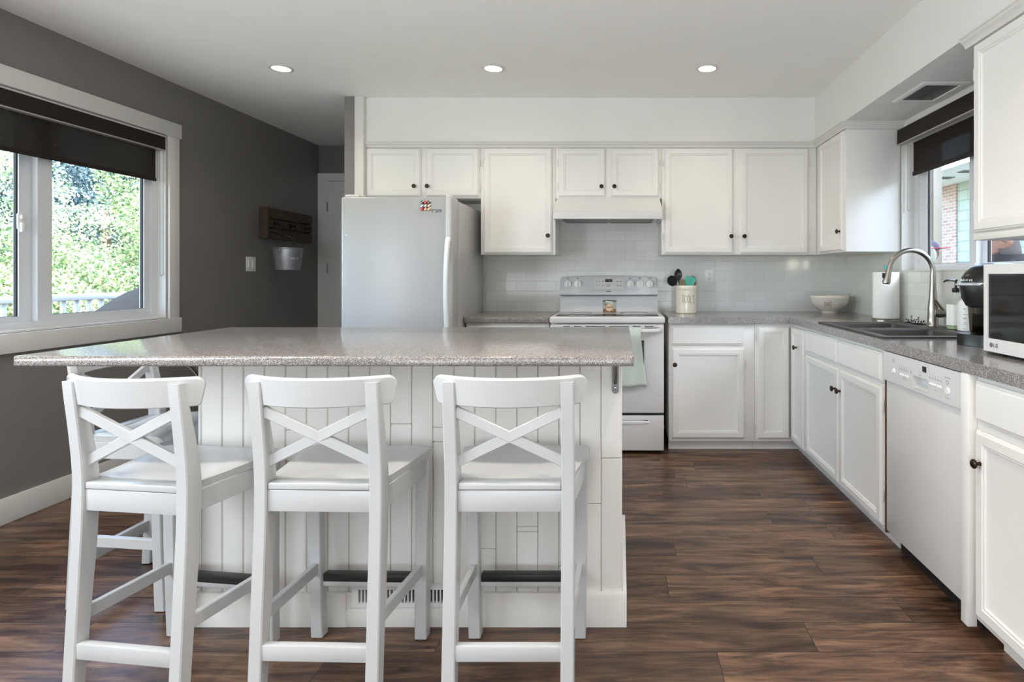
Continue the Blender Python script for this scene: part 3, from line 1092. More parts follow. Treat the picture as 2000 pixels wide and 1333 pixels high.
def make_stool():
    st = thing('bar_stool', 'x', 'bar stool', (0, 0, 0), 0, 'white bar stools round the island')
    # seat
    rings = []
    ys = [.076, .12, .17, .22, .27, .31, .335, .350, .359, .364]
    ztab = [(.0, .616), (.12, .6155), (.20, .617), (.28, .623), (.335, .629), (.350, .627), (.359, .621), (.364, .612)]
    for y in ys:
        hw = .166 + (.206 - .166) * (y - .076) / (.335 - .076) if y <= .335 else (.206, .2045, .2005, .194)[[.335, .350, .359, .364].index(y)]
        zt = interp(ztab, y)
        zb = .5965 if y < .355 else .600
        top = []
        for k in range(15):
            f = -1 + 2 * k / 14
            dish = .007 * (abs(f) ** 2.2) * min(1, max(0, (.36 - y) / .1)) - .003 * (1 - abs(f)) * (1 if y < .3 else .3)
            edge = .006 if abs(f) > .99 else 0
            top.append((f * hw * (1 if abs(f) < .99 else 1), y, max(zb + .004, zt + dish - edge)))
        rings.append(top + [(hw - .004, y, zb), (-hw + .004, y, zb)])
    mb = MB().loft(rings)
    mb.box(-.141, .141, .034, .0765, .5975, .6165, .003)
    mb.build('seat', 'stool', st, world=False, angle=50)
    # back posts that run down as the rear legs
    for s in (-1, 1):
        rings = []
        for k in range(25):
            z = .004 + (.899 - .004) * k / 24
            xo, xi = .1775, .1425
            if z < .5:
                xo += .0015 * (1 - z / .5)
            x0, x1 = (s * xi, s * xo) if s > 0 else (s * xo, s * xi)
            rings.append(crect(x0, x1, smooth_tab(REAR, z), smooth_tab(FRONT, z), .003, z))
        leg = MB().loft(rings).build('back_leg', 'stool', st, world=False, angle=40)
        MB().lathe([(.0001, .0), (.012, 0), (.012, .0045), (.0001, .0045)], 12, (s * .16, .017, 0)).build('foot_pad', 'rubber', leg, world=False)
    for s in (-1, 1):
        rings = []
        for k in range(9):
            z = .004 + (.597 - .004) * k / 8
            f = z / .6
            xc = s * (.171 + .009 * f)
            w = .0195 + .001 * f
            yo = .004 * math.sin(PI * f)
            rings.append(crect(xc - w, xc + w, .326 - .004 * f - yo, .363 - .010 * f - yo, .003, z))
        leg = MB().loft(rings).build('front_leg', 'stool', st, world=False, angle=40)
        MB().lathe([(.0001, .0), (.012, 0), (.012, .0045), (.0001, .0045)], 12, (s * .171, .345, 0)).build('foot_pad', 'rubber', leg, world=False)
    # curved top rail: a trapezoid with rounded corners, bent round the sitter
    ZB, ZTP, TW, BW, RT, RB = .833, .914, .209, .197, .019, .011

    def edges(ax):
        zt, zb = ZTP, ZB
        if ax > TW - RT:
            zt = ZTP - RT + math.sqrt(max(0, RT ** 2 - (ax - (TW - RT)) ** 2))
        if ax > BW - RB:
            g = min(1, (ax - (BW - RB)) / RB)
            zb = ZB + RB - RB * math.sqrt(max(0, 1 - g * g)) if ax <= BW - .002 else max(ZB + RB * .45, ZB + (ax - BW + .002) / (TW - BW + .002) * (ZTP - RT - .004 - ZB))
        return zb, max(zt, zb + .004)
    rings = []
    xs_ = [k * .185 / 16 for k in range(17)] + [.189, .1915, .194, .1965, .199, .2015, .204, .206, .2075, .2085, .209]
    for x in [-v for v in reversed(xs_[1:])] + xs_:
        zb, zt = edges(abs(x))
        yc = -.013 + .070 * (x / .209) ** 2
        nrm = Vector((-2 * .070 * x / .209 ** 2, 1, 0)).normalized()
        th = .009
        r = min(.006, (zt - zb) * .4)
        c = []
        for dn, dz in ((-th, zb + r * .5), (-th, zt - r), (-th * .45, zt - r * .2), (th * .45, zt), (th, zt - r), (th, zb + r * .5), (th * .6, zb), (-th * .6, zb)):
            c.append(Vector((x, yc - (dz - .873) * .15, dz)) + nrm * dn)
        rings.append(c)
    MB().loft(rings).build('top_rail', 'stool', st, world=False, angle=40)
    # crossed bars
    for s, o in ((1, 0), (-1, .0002)):
        mb = MB()
        bar(mb, (-s * .146, .027 + o, .816), (s * .146, .050 + o, .672), .014, .029, up=(0, 1, 0) if False else (0, 0, 1))
        mb.build('cross_bar', 'stool', st, world=False)
    # aprons
    mb = MB().box(-.1425, .1425, .036, .054, .537, .596, .002)
    mb.build('apron', 'stool', st, world=False)
    for s in (-1, 1):
        mb = MB()
        bar(mb, (s * .163, .076, .566), (s * .182, .325, .566), .018, .06)
        mb.build('apron', 'stool', st, world=False)
    MB().box(-.161, .161, .332, .348, .545, .596, .002).build('apron', 'stool', st, world=False)
    # stretchers
    MB().box(-.1435, .1435, .012, .034, .140, .183, .003).build('stretcher', 'stool', st, world=False)
    for s in (-1, 1):
        mb = MB()
        bar(mb, (s * .164, .040, .244), (s * .172, .332, .231), .018, .037)
        mb.build('stretcher', 'stool', st, world=False)
    fr = MB().box(-.154, .154, .330, .358, .170, .207, .003).build('footrest', 'stool', st, world=False)
    m_ = MB().box(-.151, .151, .3285, .3595, .186, .2095, .002).build('footrest_strip', 'black_metal', fr, world=False)
    m_['label'] = 'black metal strip over the footrest'
    return st


stool = make_stool()
SPOTS = [(-.303, 1.525, 0, 'white cross-back bar stool at the island end closest to the oven range'),
         (-.828, 1.525, -1.5, 'white cross-back bar stool in the middle of the three facing the island front'),
         (-1.340, 1.518, -7, 'white cross-back bar stool at the window end of the island front'),
         (-1.965, 2.19, -90, 'white cross-back bar stool at the island end beside the charcoal wall')]
for i, (x, y, a, lab) in enumerate(SPOTS):
    s = stool if i == 0 else copy_tree(stool)
    s.location = (x, y, 0)
    s.rotation_euler = (0, 0, math.radians(a))
    s['label'] = lab

# ------------------------------------------------------------------ refrigerator
FX0, FX1 = -1.754, -1.048
fr = thing('refrigerator', 'white refrigerator with a long curved handle between hallway and worktop', 'refrigerator', (-1.40, 3.95, 0))
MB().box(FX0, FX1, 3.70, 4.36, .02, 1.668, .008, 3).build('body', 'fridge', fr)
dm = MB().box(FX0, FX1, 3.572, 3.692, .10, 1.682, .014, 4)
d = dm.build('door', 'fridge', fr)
MB().box(FX0 + .01, FX1 - .01, 3.692, 3.70, .11, 1.66).build('door_gasket', 'console', fr)
MB().box(FX0 + .02, FX1 - .02, 3.66, 3.70, .015, .09, .004).build('base_grille', 'console', fr)
MB().box(FX0 + .01, FX0 + .10, 3.60, 3.74, 1.683, 1.699, .007, 3).build('hinge_cover', 'appliance', fr)
# upper fixed grip strip and lower bowed handle
rings = []
for z in (1.432, 1.436, 1.684, 1.690, 1.692):
    k = 0 if z < 1.688 else (.006 if z < 1.691 else .012)
    x0, x1, y0, y1 = -1.092 + k * .3, -1.058 - k * .3, 3.556 + k, 3.592
    rings.append([(x0, y1, z), (x0, y0 + .008, z), (x0 + .008, y0, z), (x1 - .008, y0, z), (x1, y0 + .008, z), (x1, y1, z)])
MB().loft(rings).build('grip_strip', 'appliance', d)
pts = []
rr = []
for k in range(25):
    f = k / 24
    z = 1.430 - f * .66
    y = 3.556 - .055 * math.sin(PI * min(1, f * 1.02)) ** .75 if 0 < f < .98 else 3.562
    w = .0155 - .002 * math.sin(PI * f)
    pts.append((z, y, w))
rings = []
for z, y, w in pts:
    x = -1.075
    rings.append([(x - w, y + .012, z), (x - w, y, z), (x - w * .6, y - .007, z), (x + w * .6, y - .007, z), (x + w, y, z), (x + w, y + .012, z)])
h = MB().loft(rings)
h.box(-1.089, -1.061, 3.553, 3.576, .768, .80, .004)
h.box(-1.089, -1.061, 3.553, 3.576, 1.40, 1.43, .004)
h.build('handle', 'plastic_white', d)
bd = MB().box(px(843, 3.57), px(862, 3.57), 3.568, 3.573, 1.584, 1.600, .001).build('badge', 'gem_dark', d)
bx0 = px(845, 3.57)
lettering('KENMORE', lambda u, v: (bx0 + u, 3.5675, 1.5885 + v), .0055, .007, .0022, .0007).build('lettering', 'silver', bd)
MB().lathe([(.0001, 0), (.006, 0), (.004, -.004), (.0001, -.005)], 12, (px(676, 3.57), 3.5735, 1.187 + 78 * 3.57 / 1111), 'y').build('plug', 'plastic_white', d)
mg = thing('fridge_magnet', 'small magnet of nine round red and silver beads on the refrigerator door', 'magnet', (px(831.5, 3.57), 3.572, 1.187 + 136 * 3.57 / 1111 - .032))
cx0, cz0 = px(831.5, 3.57), 1.187 + 136 * 3.57 / 1111
cols = ['gem_dark', 'gem_red', 'gem_dark', 'gem_clear', 'gem_clear', 'gem_gold', 'gem_red', 'gem_gold', 'gem_gold']
for i in range(9):
    bx, bz = cx0 + (i % 3 - 1) * .0212, cz0 + (1 - i // 3) * .0215
    MB().lathe([(.0001, 0), (.0112, 0), (.0108, -.004), (.007, -.008), (.0001, -.009)], 14, (bx, 3.5705, bz), 'y').build('bead', cols[i], mg)
MB().box(cx0 - .024, cx0 + .024, 3.5702, 3.5716, cz0 - .024, cz0 + .024).build('backing', 'black', mg)

# ------------------------------------------------------------------ oven range
GX0, GX1 = -.466, .294
st = thing('oven_range', 'white freestanding oven range with black glass cooktop and control console', 'oven range', (-.086, 4.08, 0))
MB().box(GX0 + .004, GX1 - .004, 3.81, 4.39, .02, .868, .003).build('body', 'appliance', st)
# cooktop deck with rim
mb = MB().box(GX0 - .001, GX1 + .004, 3.755, 4.30, .869, .913, .012, 4)
mb.build('cooktop_rim', 'appliance', st)
MB().box(GX0 + .035, GX1 - .035, 3.80, 4.245, .9132, .9155, .001).build('cooktop_glass', 'cooktop', st)
mb = MB()
for bx, by, r in ((-.28, 3.93, .11), (.10, 3.93, .085), (-.28, 4.13, .075), (.10, 4.13, .10)):
    mb.tube([(bx + r * math.cos(2 * PI * k / 32), by + r * math.sin(2 * PI * k / 32), .9158) for k in range(32)], .0012, 4, loop=True)
mb.build('burner_ring', 'console', st)
# backguard lower panel
mb = MB().prism([(4.30, .905), (4.398, .905), (4.398, 1.03), (4.335, 1.028), (4.33, .95), (4.31, .925)], 'x', GX0 + .012, GX1 - .008)
mb.build('backguard', 'console', st)
# console, tilted and bowed
rings = []
for k in range(41):
    f = math.sin(PI / 2 * (-1 + 2 * k / 40))
    x = -.0855 + f * .369
    zt = 1.186 - .011 * f * f
    zb = 1.035 - .0 * f
    e = abs(f) > .97
    zt -= .022 * (1 - math.sqrt(max(0, 1 - max(0, (abs(f) - .93) / .07) ** 2)))
    bow = .012 * (1 - f * f)
    rings.append([(x, 4.398, zb), (x, 4.300, zb), (x, 4.286 - bow, zb + .008), (x, 4.284 - bow, zb + .030 + .012 * f * f), (x, 4.302 - bow * .5, zb + .050 + .014 * f * f), (x, 4.330, zt - .01), (x, 4.340, zt), (x, 4.398, zt)])
con = MB().loft(rings).build('console', 'console', st, angle=50)
SL = (4.330 - 4.300) / (1.176 - 1.085)


def con_y(z):
    return 4.296 + (z - 1.085) * SL


for cxp in (1108.5, 1128, 1231, 1249.5, 1269):
    X = px(cxp, 4.30)
    z0 = 1.187 - (555 - 538) * 4.30 / 1111
    y0 = con_y(z0)
    kn = MB().lathe([(.0001, 0), (.0285, 0), (.0285, -.006), (.0265, -.010), (.0001, -.011)], 28, (X, y0 - .001, z0), 'y')
    kb = kn.build('knob', 'plastic_white', con)
    MB().box(X - .0055, X + .0055, y0 - .026, y0 - .008, z0 - .024, z0 + .024, .003).build('grip', 'plastic_white', kb)
    mk = MB()
    mk.tube([(X + .030 * math.cos(a), y0 - .0015, z0 + .030 * math.sin(a)) for a in [PI * (.75 + k * .125) for k in range(13)]], .0009, 4)
    mk.box(X - .002, X + .002, con_y(z0 + .036) - .002, con_y(z0 + .036) + .002, z0 + .033, z0 + .037)
    mk.box(X - .010, X + .010, con_y(z0 + .05) - .001, con_y(z0 + .05) + .002, z0 + .043, z0 + .0455)
    mk.box(X - .004, X + .004, con_y(z0 + .05) - .001, con_y(z0 + .05) + .002, z0 + .048, z0 + .0495)
    mk.build('dial_mark', 'ink_grey', con)
cp = MB()
X0, X1 = px(1160, 4.30), px(1219, 4.30)
mb = MB().box(X0, X1, con_y(1.12) - .004, con_y(1.12) + .006, 1.083, 1.166, .003, 2)
for v in mb.bm.verts:
    v.co.y += (v.co.z - 1.12) * SL
mb.build('control_panel', 'appliance', con)
MB().box(px(1182, 4.29), px(1195.5, 4.29), con_y(1.146) - .008, con_y(1.146) - .002, 1.137, 1.157, .001).build('display', 'lcd', con)
mb = MB()
for cxp, r in ((1165.5, .5), (1171.5, .5), (1177.5, 1), (1206, 1.3), (1212, 1.3)):
    for zy in (550, 558):
        X = px(cxp, 4.29)
        z = 1.187 - (zy - 538) * 4.29 / 1111
        mb.box(X - .004 * r, X + .004 * r, con_y(z) - .006, con_y(z) - .003, z - .0025, z + .0025)
        mb.box(X - .006, X + .006, con_y(z) - .006, con_y(z) - .003, z - .0075, z - .006)
for k in range(4):
    z = 1.118 - k * .006
    mb.box(px(1184, 4.29), px(1192, 4.29), con_y(z) - .0058, con_y(z) - .003, z, z + .0015)
mb.build('button_print', 'ink_grey', con)
bx0 = px(1184, 4.28)
lettering('KENMORE', lambda u, v: (bx0 + u, 4.2725, 1.0625 + v), .004, .007, .0013, .0009).build('lettering', 'ink', con)
# door
dr = MB().box(GX0 + .003, GX1 - .003, 3.768, 3.808, .272, .862, .008, 3).build('oven_door', 'appliance', st)
mb = MB()
wx0, wx1, wz0, wz1 = -.325, px(1258, 3.77), .452, .755
mb.box(wx0, wx1, 3.7655, 3.7685, wz0, wz1, .0012, 1)
mb.build('oven_window', 'oven_glass', dr)
mb = MB()
for a, b in ((1100, 1113), (1121, 1136), (1144, 1182), (1190, 1228), (1236, 1251), (1259, 1276)):
    for dz, ext in ((0, 0), (-.010, 14 if a > 1255 else 0)):
        mb.box(px(a + (0 if a > 1110 else -14 * (dz < 0)), 3.77), px(b + ext, 3.77), 3.7665, 3.7685, .846 + dz, .8505 + dz)
mb.build('vent_slot', 'gap', dr)
# bowed handle
pts = []
for k in range(31):
    f = -1 + 2 * k / 30
    x = -.086 + f * .352
    e = min(1, (1 - abs(f)) / .10)
    pts.append((x, 3.762 - .050 * math.sqrt(max(0, 1 - (1 - e) ** 2)), .822 + .004 * (1 - e)))
hd = MB().tube(pts, .0165, 12)
hd.build('handle', 'appliance', dr)
# storage drawer
dw = MB().box(GX0 + .003, GX1 - .003, 3.772, 3.808, .022, .255, .006, 3).build('drawer', 'appliance', st)
mb = MB()
rings = []
for k in range(17):
    f = -1 + 2 * k / 16
    h = .0145 * math.sqrt(max(.02, 1 - abs(f) ** 8))
    x = -.086 + f * .285
    rings.append([(x, 3.7725, .211 - h), (x, 3.7725, .211 + h * .9), (x, 3.7655, .211 + h * .55), (x, 3.7645, .211 - h * .4), (x, 3.768, .211 - h * .95)])
MB().loft(rings).build('drawer_pull', 'plastic_white', dw)
MB().box(-.355, .183, 3.7708, 3.7722, .2195, .2265).build('pull_recess', 'ink_grey', dw)
MB().box(GX0 + .006, GX1 - .006, 3.79, 3.809, .256, .271).build('seam', 'gap', st)
mb = MB()
for fx in (GX0 + .05, GX1 - .05):
    for fy in (3.84, 4.34):
        MB().lathe([(.0001, 0), (.018, 0), (.018, .021), (.0001, .021)], 12, (fx, fy, 0)).build('foot', 'rubber', st)

# towel over the handle
tx0, tx1 = px(1213, 3.70), px(1252, 3.70)
tw = []
prof = [(3.7785 - .002, .70), (3.746, .76)]
rings = []
path = [(3.7395, .70), (3.7395, .78), (3.738, .812), (3.732, .834), (3.715, .8435), (3.699, .838), (3.690, .822), (3.689, .78)]
for k in range(1, 14):
    path.append((3.689 + .035 * min(1, k / 6), .78 - k * .0255))
NX = 15
for (yy, zz) in path:
    row = []
    low = max(0, (.78 - zz) / .33) if yy < 3.737 else 0
    for k in range(NX):
        f = k / (NX - 1)
        x = tx0 + (tx1 - tx0) * f
        x += low * .030 * f + (.012 * low ** 2 if f > .9 else 0)
        y = yy + .0035 * math.sin(f * 9 + low * 2) * (0.3 + low)
        z = zz + low * (.010 * f if zz < .5 else 0)
        row.append((x, y, z))
    rings.append(row)
inner = []
mb = MB()
outer = [[Vector(p) for p in r] for r in rings]
vs_ = [[mb.bm.verts.new(p) for p in r] for r in outer]
for a, b in zip(vs_[:-1], vs_[1:]):
    for j in range(NX - 1):
        mb.bm.faces.new((a[j], a[j + 1], b[j + 1], b[j]))
o = mb.build('dish_towel', 'towel', None, org=((tx0 + tx1) / 2, 3.71, .45))
so = o.modifiers.new('thickness', 'SOLIDIFY')
so.thickness = .003
so.offset = 0
tag(o, 'pale mint ribbed dish towel hanging over the oven door handle', 'towel')

# candle
cn = thing('jar_candle', 'small glass jar candle with peach wax and round label on the cooktop', 'candle', (px(1190.5, 4.03), 4.03, .916))
cx0 = px(1190.5, 4.03)
MB().lathe([(.0001, .918), (.047, .918), (.049, .922), (.049, 1.000), (.0465, 1.000), (.0465, .924), (.0001, .924)], 32, (cx0, 4.03, 0)).build('jar', 'clear', cn)
MB().lathe([(.0001, .9245), (.046, .9245), (.046, .949), (.0001, .949)], 28, (cx0, 4.03, 0)).build('wax', 'wax', cn)
MB().lathe([(.0001, 1.0005), (.0505, 1.0005), (.0505, 1.008), (.047, 1.011), (.0001, 1.011)], 32, (cx0, 4.03, 0)).build('lid', 'steel', cn)


def on_cyl(cx, cy, r, a0, z0):
    return lambda u, v: (cx + r * math.sin(a0 + u / r), cy - r * math.cos(a0 + u / r), z0 + v)


def disc_on_cyl(f, cu, cv, ru, rv, n=28, s0=0):
    mb = MB()
    c = mb.bm.verts.new(f(cu, cv))
    ring = [mb.bm.verts.new(f(cu + ru * math.cos(2 * PI * k / n), cv + rv * math.sin(2 * PI * k / n))) for k in range(n)]
    for k in range(n):
        mb.bm.faces.new((c, ring[k], ring[(k + 1) % n]))
    return mb


f = on_cyl(cx0, 4.03, .0495, 0, .962)
lb = disc_on_cyl(f, 0, 0, .031, .027).build('label', 'label_cream', cn)
f2 = on_cyl(cx0, 4.03, .0502, 0, .962)
mb = MB().tube([f2(.029 * math.cos(2 * PI * k / 24), .025 * math.sin(2 * PI * k / 24)) for k in range(24)], .0008, 4, loop=True)
for v in (.004, -.003):
    mb.tube([f2(-.022 + .044 * k / 8, v) for k in range(9)], .0013, 4)
mb.build('print', 'label_red', lb)
disc_on_cyl(f2, -.028, .020, .008, .008, 5).build('print', 'label_red', lb)
disc_on_cyl(f2, .026, -.018, .008, .009, 10).build('print', 'label_yellow', lb)

# ------------------------------------------------------------------ range hood
hd = thing('range_hood', 'white under-cabinet range hood above the oven range', 'range hood', (-.085, 4.18, 1.585))
HX0, HX1 = px(1080, 3.966), px(1293.5, 3.966)
mb = MB()
rings = []
for x, ins in ((HX0, 0), (HX1, 0)):
    rings.append([(x, 4.40, 1.592), (x, 3.985, 1.592), (x, 3.985, 1.580), (x, 3.966, 1.580), (x, 3.966, 1.637)])
mb = MB()
mb.box(HX0, HX1, 3.966, 3.980, 1.580, 1.637, .003)
mb.box(HX0, HX0 + .012, 3.9795, 4.398, 1.580, 1.64)
mb.box(HX1 - .012, HX1, 3.9795, 4.398, 1.580, 1.64)
mb.box(HX0 + .01, HX1 - .01, 3.975, 4.398, 1.600, 1.640)
lo = [(HX0, 3.966, 1.6365), (HX1, 3.966, 1.6365), (HX1, 4.398, 1.6365), (HX0, 4.398, 1.6365)]
hi = [(HX0 + .018, 4.050, 1.7365), (HX1 - .012, 4.050, 1.7365), (HX1 - .012, 4.398, 1.7365), (HX0 + .018, 4.398, 1.7365)]
mb.loft([lo, hi])
mb.build('shell', 'appliance', hd)
for a, b in ((HX0 + .05, -.090), (-.080, HX1 - .05)):
    fm = MB().box(a, b, 4.02, 4.38, 1.592, 1.599, .002)
    fo = fm.build('filter', 'filter', hd)
    MB().cells([a, a + .012, b - .012, b], [4.02, 4.032, 4.368, 4.38], lambda i, j: not (i == 1 and j == 1), 1.588, 1.5925, 'z').build('filter_frame', 'gun', fo)
for x in (-.11, -.055):
    MB().lathe([(.0001, 0), (.012, 0), (.010, -.006), (.0001, -.007)], 14, (x, 3.998, 1.6)).build('switch', 'plastic_white', hd)

# ------------------------------------------------------------------ dishwasher
dwm = thing('dishwasher', 'white built-in dishwasher with top control panel beside the sink cabinet', 'dishwasher', (1.15, 2.17, 0), -PI / 2)
DY0, DY1 = 1.890, 2.4575
MB().box(1.20, XR - .02, DY0 + .004, DY1 - .004, .10, .864).build('body', 'console', dwm)
MB().box(1.146, 1.199, DY0 + .003, DY1 - .010, .092, .7395, .004, 2).build('door', 'appliance', dwm)
us = [DY0 + .001, 2.10, 2.205, DY1 - .001]
mb = MB().cells(us, [.740, .752, .800, .862], lambda i, j: not (i == 1 and j == 1), 1.136, 1.199, 'x')
cpn = mb.build('control_panel', 'appliance', dwm)
MB().prism([(1.1365, .7995), (1.165, .7995), (1.165, .775), (1.142, .7525), (1.1365, .7525)][::-1], 'y', 2.1005, 2.2045) if False else None
MB().box(1.168, 1.172, 2.0995, 2.2055, .7505, .8015).build('handle_recess', 'console', cpn)
MB().prism([(1.138, .753), (1.167, .753), (1.167, .766)], 'y', 2.1002, 2.2048).build('handle_recess', 'appliance', cpn)
MB().box(1.1335, 1.1365, 2.110, 2.135, .825, .846, .0008).build('display', 'lcd', cpn)
mb = MB()
for y in (2.30, 2.282, 2.264, 2.246):
    mb.lathe([(.0001, 0), (.006, 0), (.005, -.003), (.0001, -.004)], 12, (1.136, y, .786), 'x')
for y in (2.083, 2.066, 2.049, 2.032, 2.015):
    mb.lathe([(.0001, 0), (.006, 0), (.005, -.003), (.0001, -.004)], 12, (1.136, y, .790), 'x')
mb.lathe([(.0001, 0), (.012, 0), (.010, -.004), (.0001, -.005)], 16, (1.136, 2.36, .79), 'x', 1, 1)
mb.lathe([(.0001, 0), (.0135, 0), (.011, -.004), (.0001, -.005)], 16, (1.136, 1.972, .785), 'x', 1, 1)
mb.build('button', 'plastic_white', cpn)
mb = MB()
for y in (2.31, 2.294, 2.274, 2.254, 2.222, 2.155):
    mb.box(1.1353, 1.136, y - .006, y + .004, .806, .8075)
    mb.box(1.1353, 1.136, y - .004, y + .004, .811, .812)
    mb.box(1.1353, 1.136, y - .001, y + .001, .818, .820)
for y in (2.086, 2.068, 2.049, 2.032, 2.013):
    mb.box(1.1353, 1.136, y - .006, y + .004, .810, .8115)
    mb.box(1.1353, 1.136, y - .004, y + .004, .815, .816)
    mb.box(1.1353, 1.136, y - .001, y + .001, .822, .824)
mb.box(1.1353, 1.136, 1.955, 1.992, .830, .8315)
mb.box(1.1353, 1.136, 1.960, 1.985, .760, .7612)
mb.box(1.1353, 1.136, 2.262, 2.284, .772, .7732)
mb.box(1.1353, 1.136, 2.040, 2.056, .772, .7732)
mb.tube([(1.1356, 1.974 + .007 * math.cos(2 * PI * k / 14), .815 + .007 * math.sin(2 * PI * k / 14)) for k in range(14)], .0006, 4, loop=True)
mb.tube([(1.1356, 2.368, .825), (1.1356, 2.368, .84), (1.1356, 2.356, .84), (1.1356, 2.356, .825)], .0006, 4)
mb.build('print', 'ink_grey', cpn)
MB().box(1.21, 1.25, DY0 + .01, DY1 - .01, .002, .099).build('toe_void_sheet', 'gap', dwm)  # near-black sheet stands in for the shade of the void below the door

# ------------------------------------------------------------------ sink and taps
sk = thing('kitchen_sink', 'dark grey composite double-bowl sink set in the worktop under the window', 'sink', (1.44, 2.91, .907))
us = [1.157, 1.195, 1.585, 1.722]
vs = [2.50, 2.545, 2.885, 2.925, 3.275, 3.32]
mb = MB().cells(us, vs, lambda i, j: not (i == 1 and j in (1, 3)), .9075, .9165, 'z')
mb.rounded(lambda v: v.z > .916, .005, 3)
mb.build('rim', 'sink', sk)


def basin(y0, y1, depth):
    x0, x1 = 1.1955, 1.5845
    rings = []
    for ins, z in ((-.002, .912), (.004, .906), (.012, .86), (.020, .907 - depth + .03), (.040, .907 - depth + .005), (.06, .907 - depth)):
        c = .035
        pts = []
        for (qx, qy, a0) in ((x1 - ins - c, y1 - ins - c, 0), (x0 + ins + c, y1 - ins - c, 90), (x0 + ins + c, y0 + ins + c, 180), (x1 - ins - c, y0 + ins + c, 270)):
            for k in range(5):
                a = math.radians(a0 + k * 22.5)
                pts.append((qx + c * math.cos(a), qy + c * math.sin(a), z))
        rings.append(pts)
    mb = MB().loft(rings, caps=False)
    bm_ = mb.bm
    last = list(bm_.verts)[-20:]
    bm_.faces.new(last)
    o = mb.build('basin', 'sink', sk)
    m = o.modifiers.new('thickness', 'SOLIDIFY')
    m.thickness = .006
    m.offset = -1
    o.data.polygons.foreach_set('use_smooth', [True] * len(o.data.polygons))
    return o


basin(2.5445, 2.8855, .155)
basin(2.9245, 3.2755, .175)

fc = thing('kitchen_faucet', 'tall brushed steel gooseneck faucet with pull-down spray head on the sink', 'faucet', (1.672, 3.04, .9165))
fx, fy = 1.672, 3.04
MB().lathe([(.0001, .917), (.030, .917), (.030, .921), (.027, .926), (.0275, .96), (.0265, .995), (.0265, 1.01), (.024, 1.03), (.0195, 1.07), (.0165, 1.12), (.0145, 1.19), (.0001, 1.19)], 28, (fx, fy, 0)).build('base', 'steel', fc)
pts = [(fx, fy, 1.18), (fx, fy, 1.195)]
R_ = .118
for k in range(0, 25):
    a = math.radians(k * 7)
    pts.append((fx - R_ + R_ * math.cos(a), fy, 1.203 + R_ * math.sin(a)))
ax, _, az = pts[-1]
nk = MB().tube(pts, .0132, 16)
nk.build('neck', 'steel', fc)
dirv = Vector((-math.sin(math.radians(168)), 0, math.cos(math.radians(168)))).normalized()
hp = [Vector((ax, fy, az)) + Vector((-.20, 0, -.98)).normalized() * d for d in (-.002, .004, .02, .05, .078, .085)]
sh = MB().tube(hp, [.0145, .015, .0155, .018, .0205, .0195], 18).build('spray_head', 'steel', fc)
MB().tube([hp[-1] - Vector((0, 0, -.002)), hp[-1] + Vector((-.0008, 0, -.004))], .016, 14).build('nozzle', 'black', sh)
MB().box(hp[3].x - .026, hp[3].x - .015, fy - .006, fy + .006, hp[3].z - .006, hp[3].z + .022, .003).build('button', 'black', sh)
MB().tube([(fx + .004, fy - .012, .987), (fx + .030, fy - .022, .985), (fx + .052, fy - .028, .986), (fx + .057, fy - .029, .987)], [.024, .0235, .0215, .012], 16).build('handle_hub', 'steel', fc)
MB().tube([(fx + .044, fy - .034, .992), (fx + .020, fy - .036, 1.022), (fx - .004, fy - .034, 1.056)], [.0085, .0075, .005], 10).build('lever', 'steel', fc)

for i, (x, y, lab) in enumerate(((1.668, 3.255, 'steel sink strainer on the sink ledge beside the paper towel holder'), (1.655, 3.155, 'steel sink strainer on the sink ledge next to the faucet'))):
    s = thing('sink_strainer', lab, 'strainer', (x, y, .9165), 0, 'sink strainers on the ledge')
    MB().lathe([(.0001, .9175), (.024, .9175), (.030, .922), (.040, .9235), (.040, .926), (.034, .928), (.024, .936), (.0001, .938)], 28, (x, y, 0)).build('basket', 'chrome', s)
    mb = MB()
    for k in range(12):
        a = 2 * PI * k / 12
        mb.box(-.003, .003, -.0012, .0012, -.004, .004, mx=Matrix.Translation((x + .0295 * math.cos(a), y + .0295 * math.sin(a), .932)) @ Matrix.Rotation(a + PI / 2, 4, 'Z'))
    mb.build('slot', 'gap', s)
    MB().lathe([(.0001, .936), (.008, .937), (.004, .941), (.0035, .953), (.006, .957), (.0001, .960)], 14, (x, y, 0)).build('post', 'chrome', s)

# paper towels
tx, ty = 1.650, 3.53
h = thing('paper_towel_holder', 'brushed steel upright paper towel holder with teal tip beside the sink', 'holder', (tx, ty, .907))
MB().lathe([(.0001, .9075), (.082, .9075), (.082, .912), (.076, .918), (.0001, .920)], 36, (tx, ty, 0)).build('base', 'steel', h)
MB().tube([(tx, ty, .918), (tx, ty, 1.222)], .006, 10).build('rod', 'steel', h)
MB().lathe([(.0001, 1.2215), (.009, 1.2215), (.0105, 1.226), (.0105, 1.243), (.008, 1.247), (.0001, 1.248)], 16, (tx, ty, 0)).build('tip', 'teal', h)['label'] = 'teal tip'
mb = MB().lathe([(.020, .9215), (.0745, .9215), (.076, .924), (.076, 1.204), (.0745, 1.206), (.020, 1.206), (.020, .9215)], 40, (tx, ty, 0))
o = mb.build('paper_towel_roll', 'paper', None, org=(tx, ty, .9215))
tag(o, 'white paper towel roll standing on the steel holder by the window', 'paper towel roll')

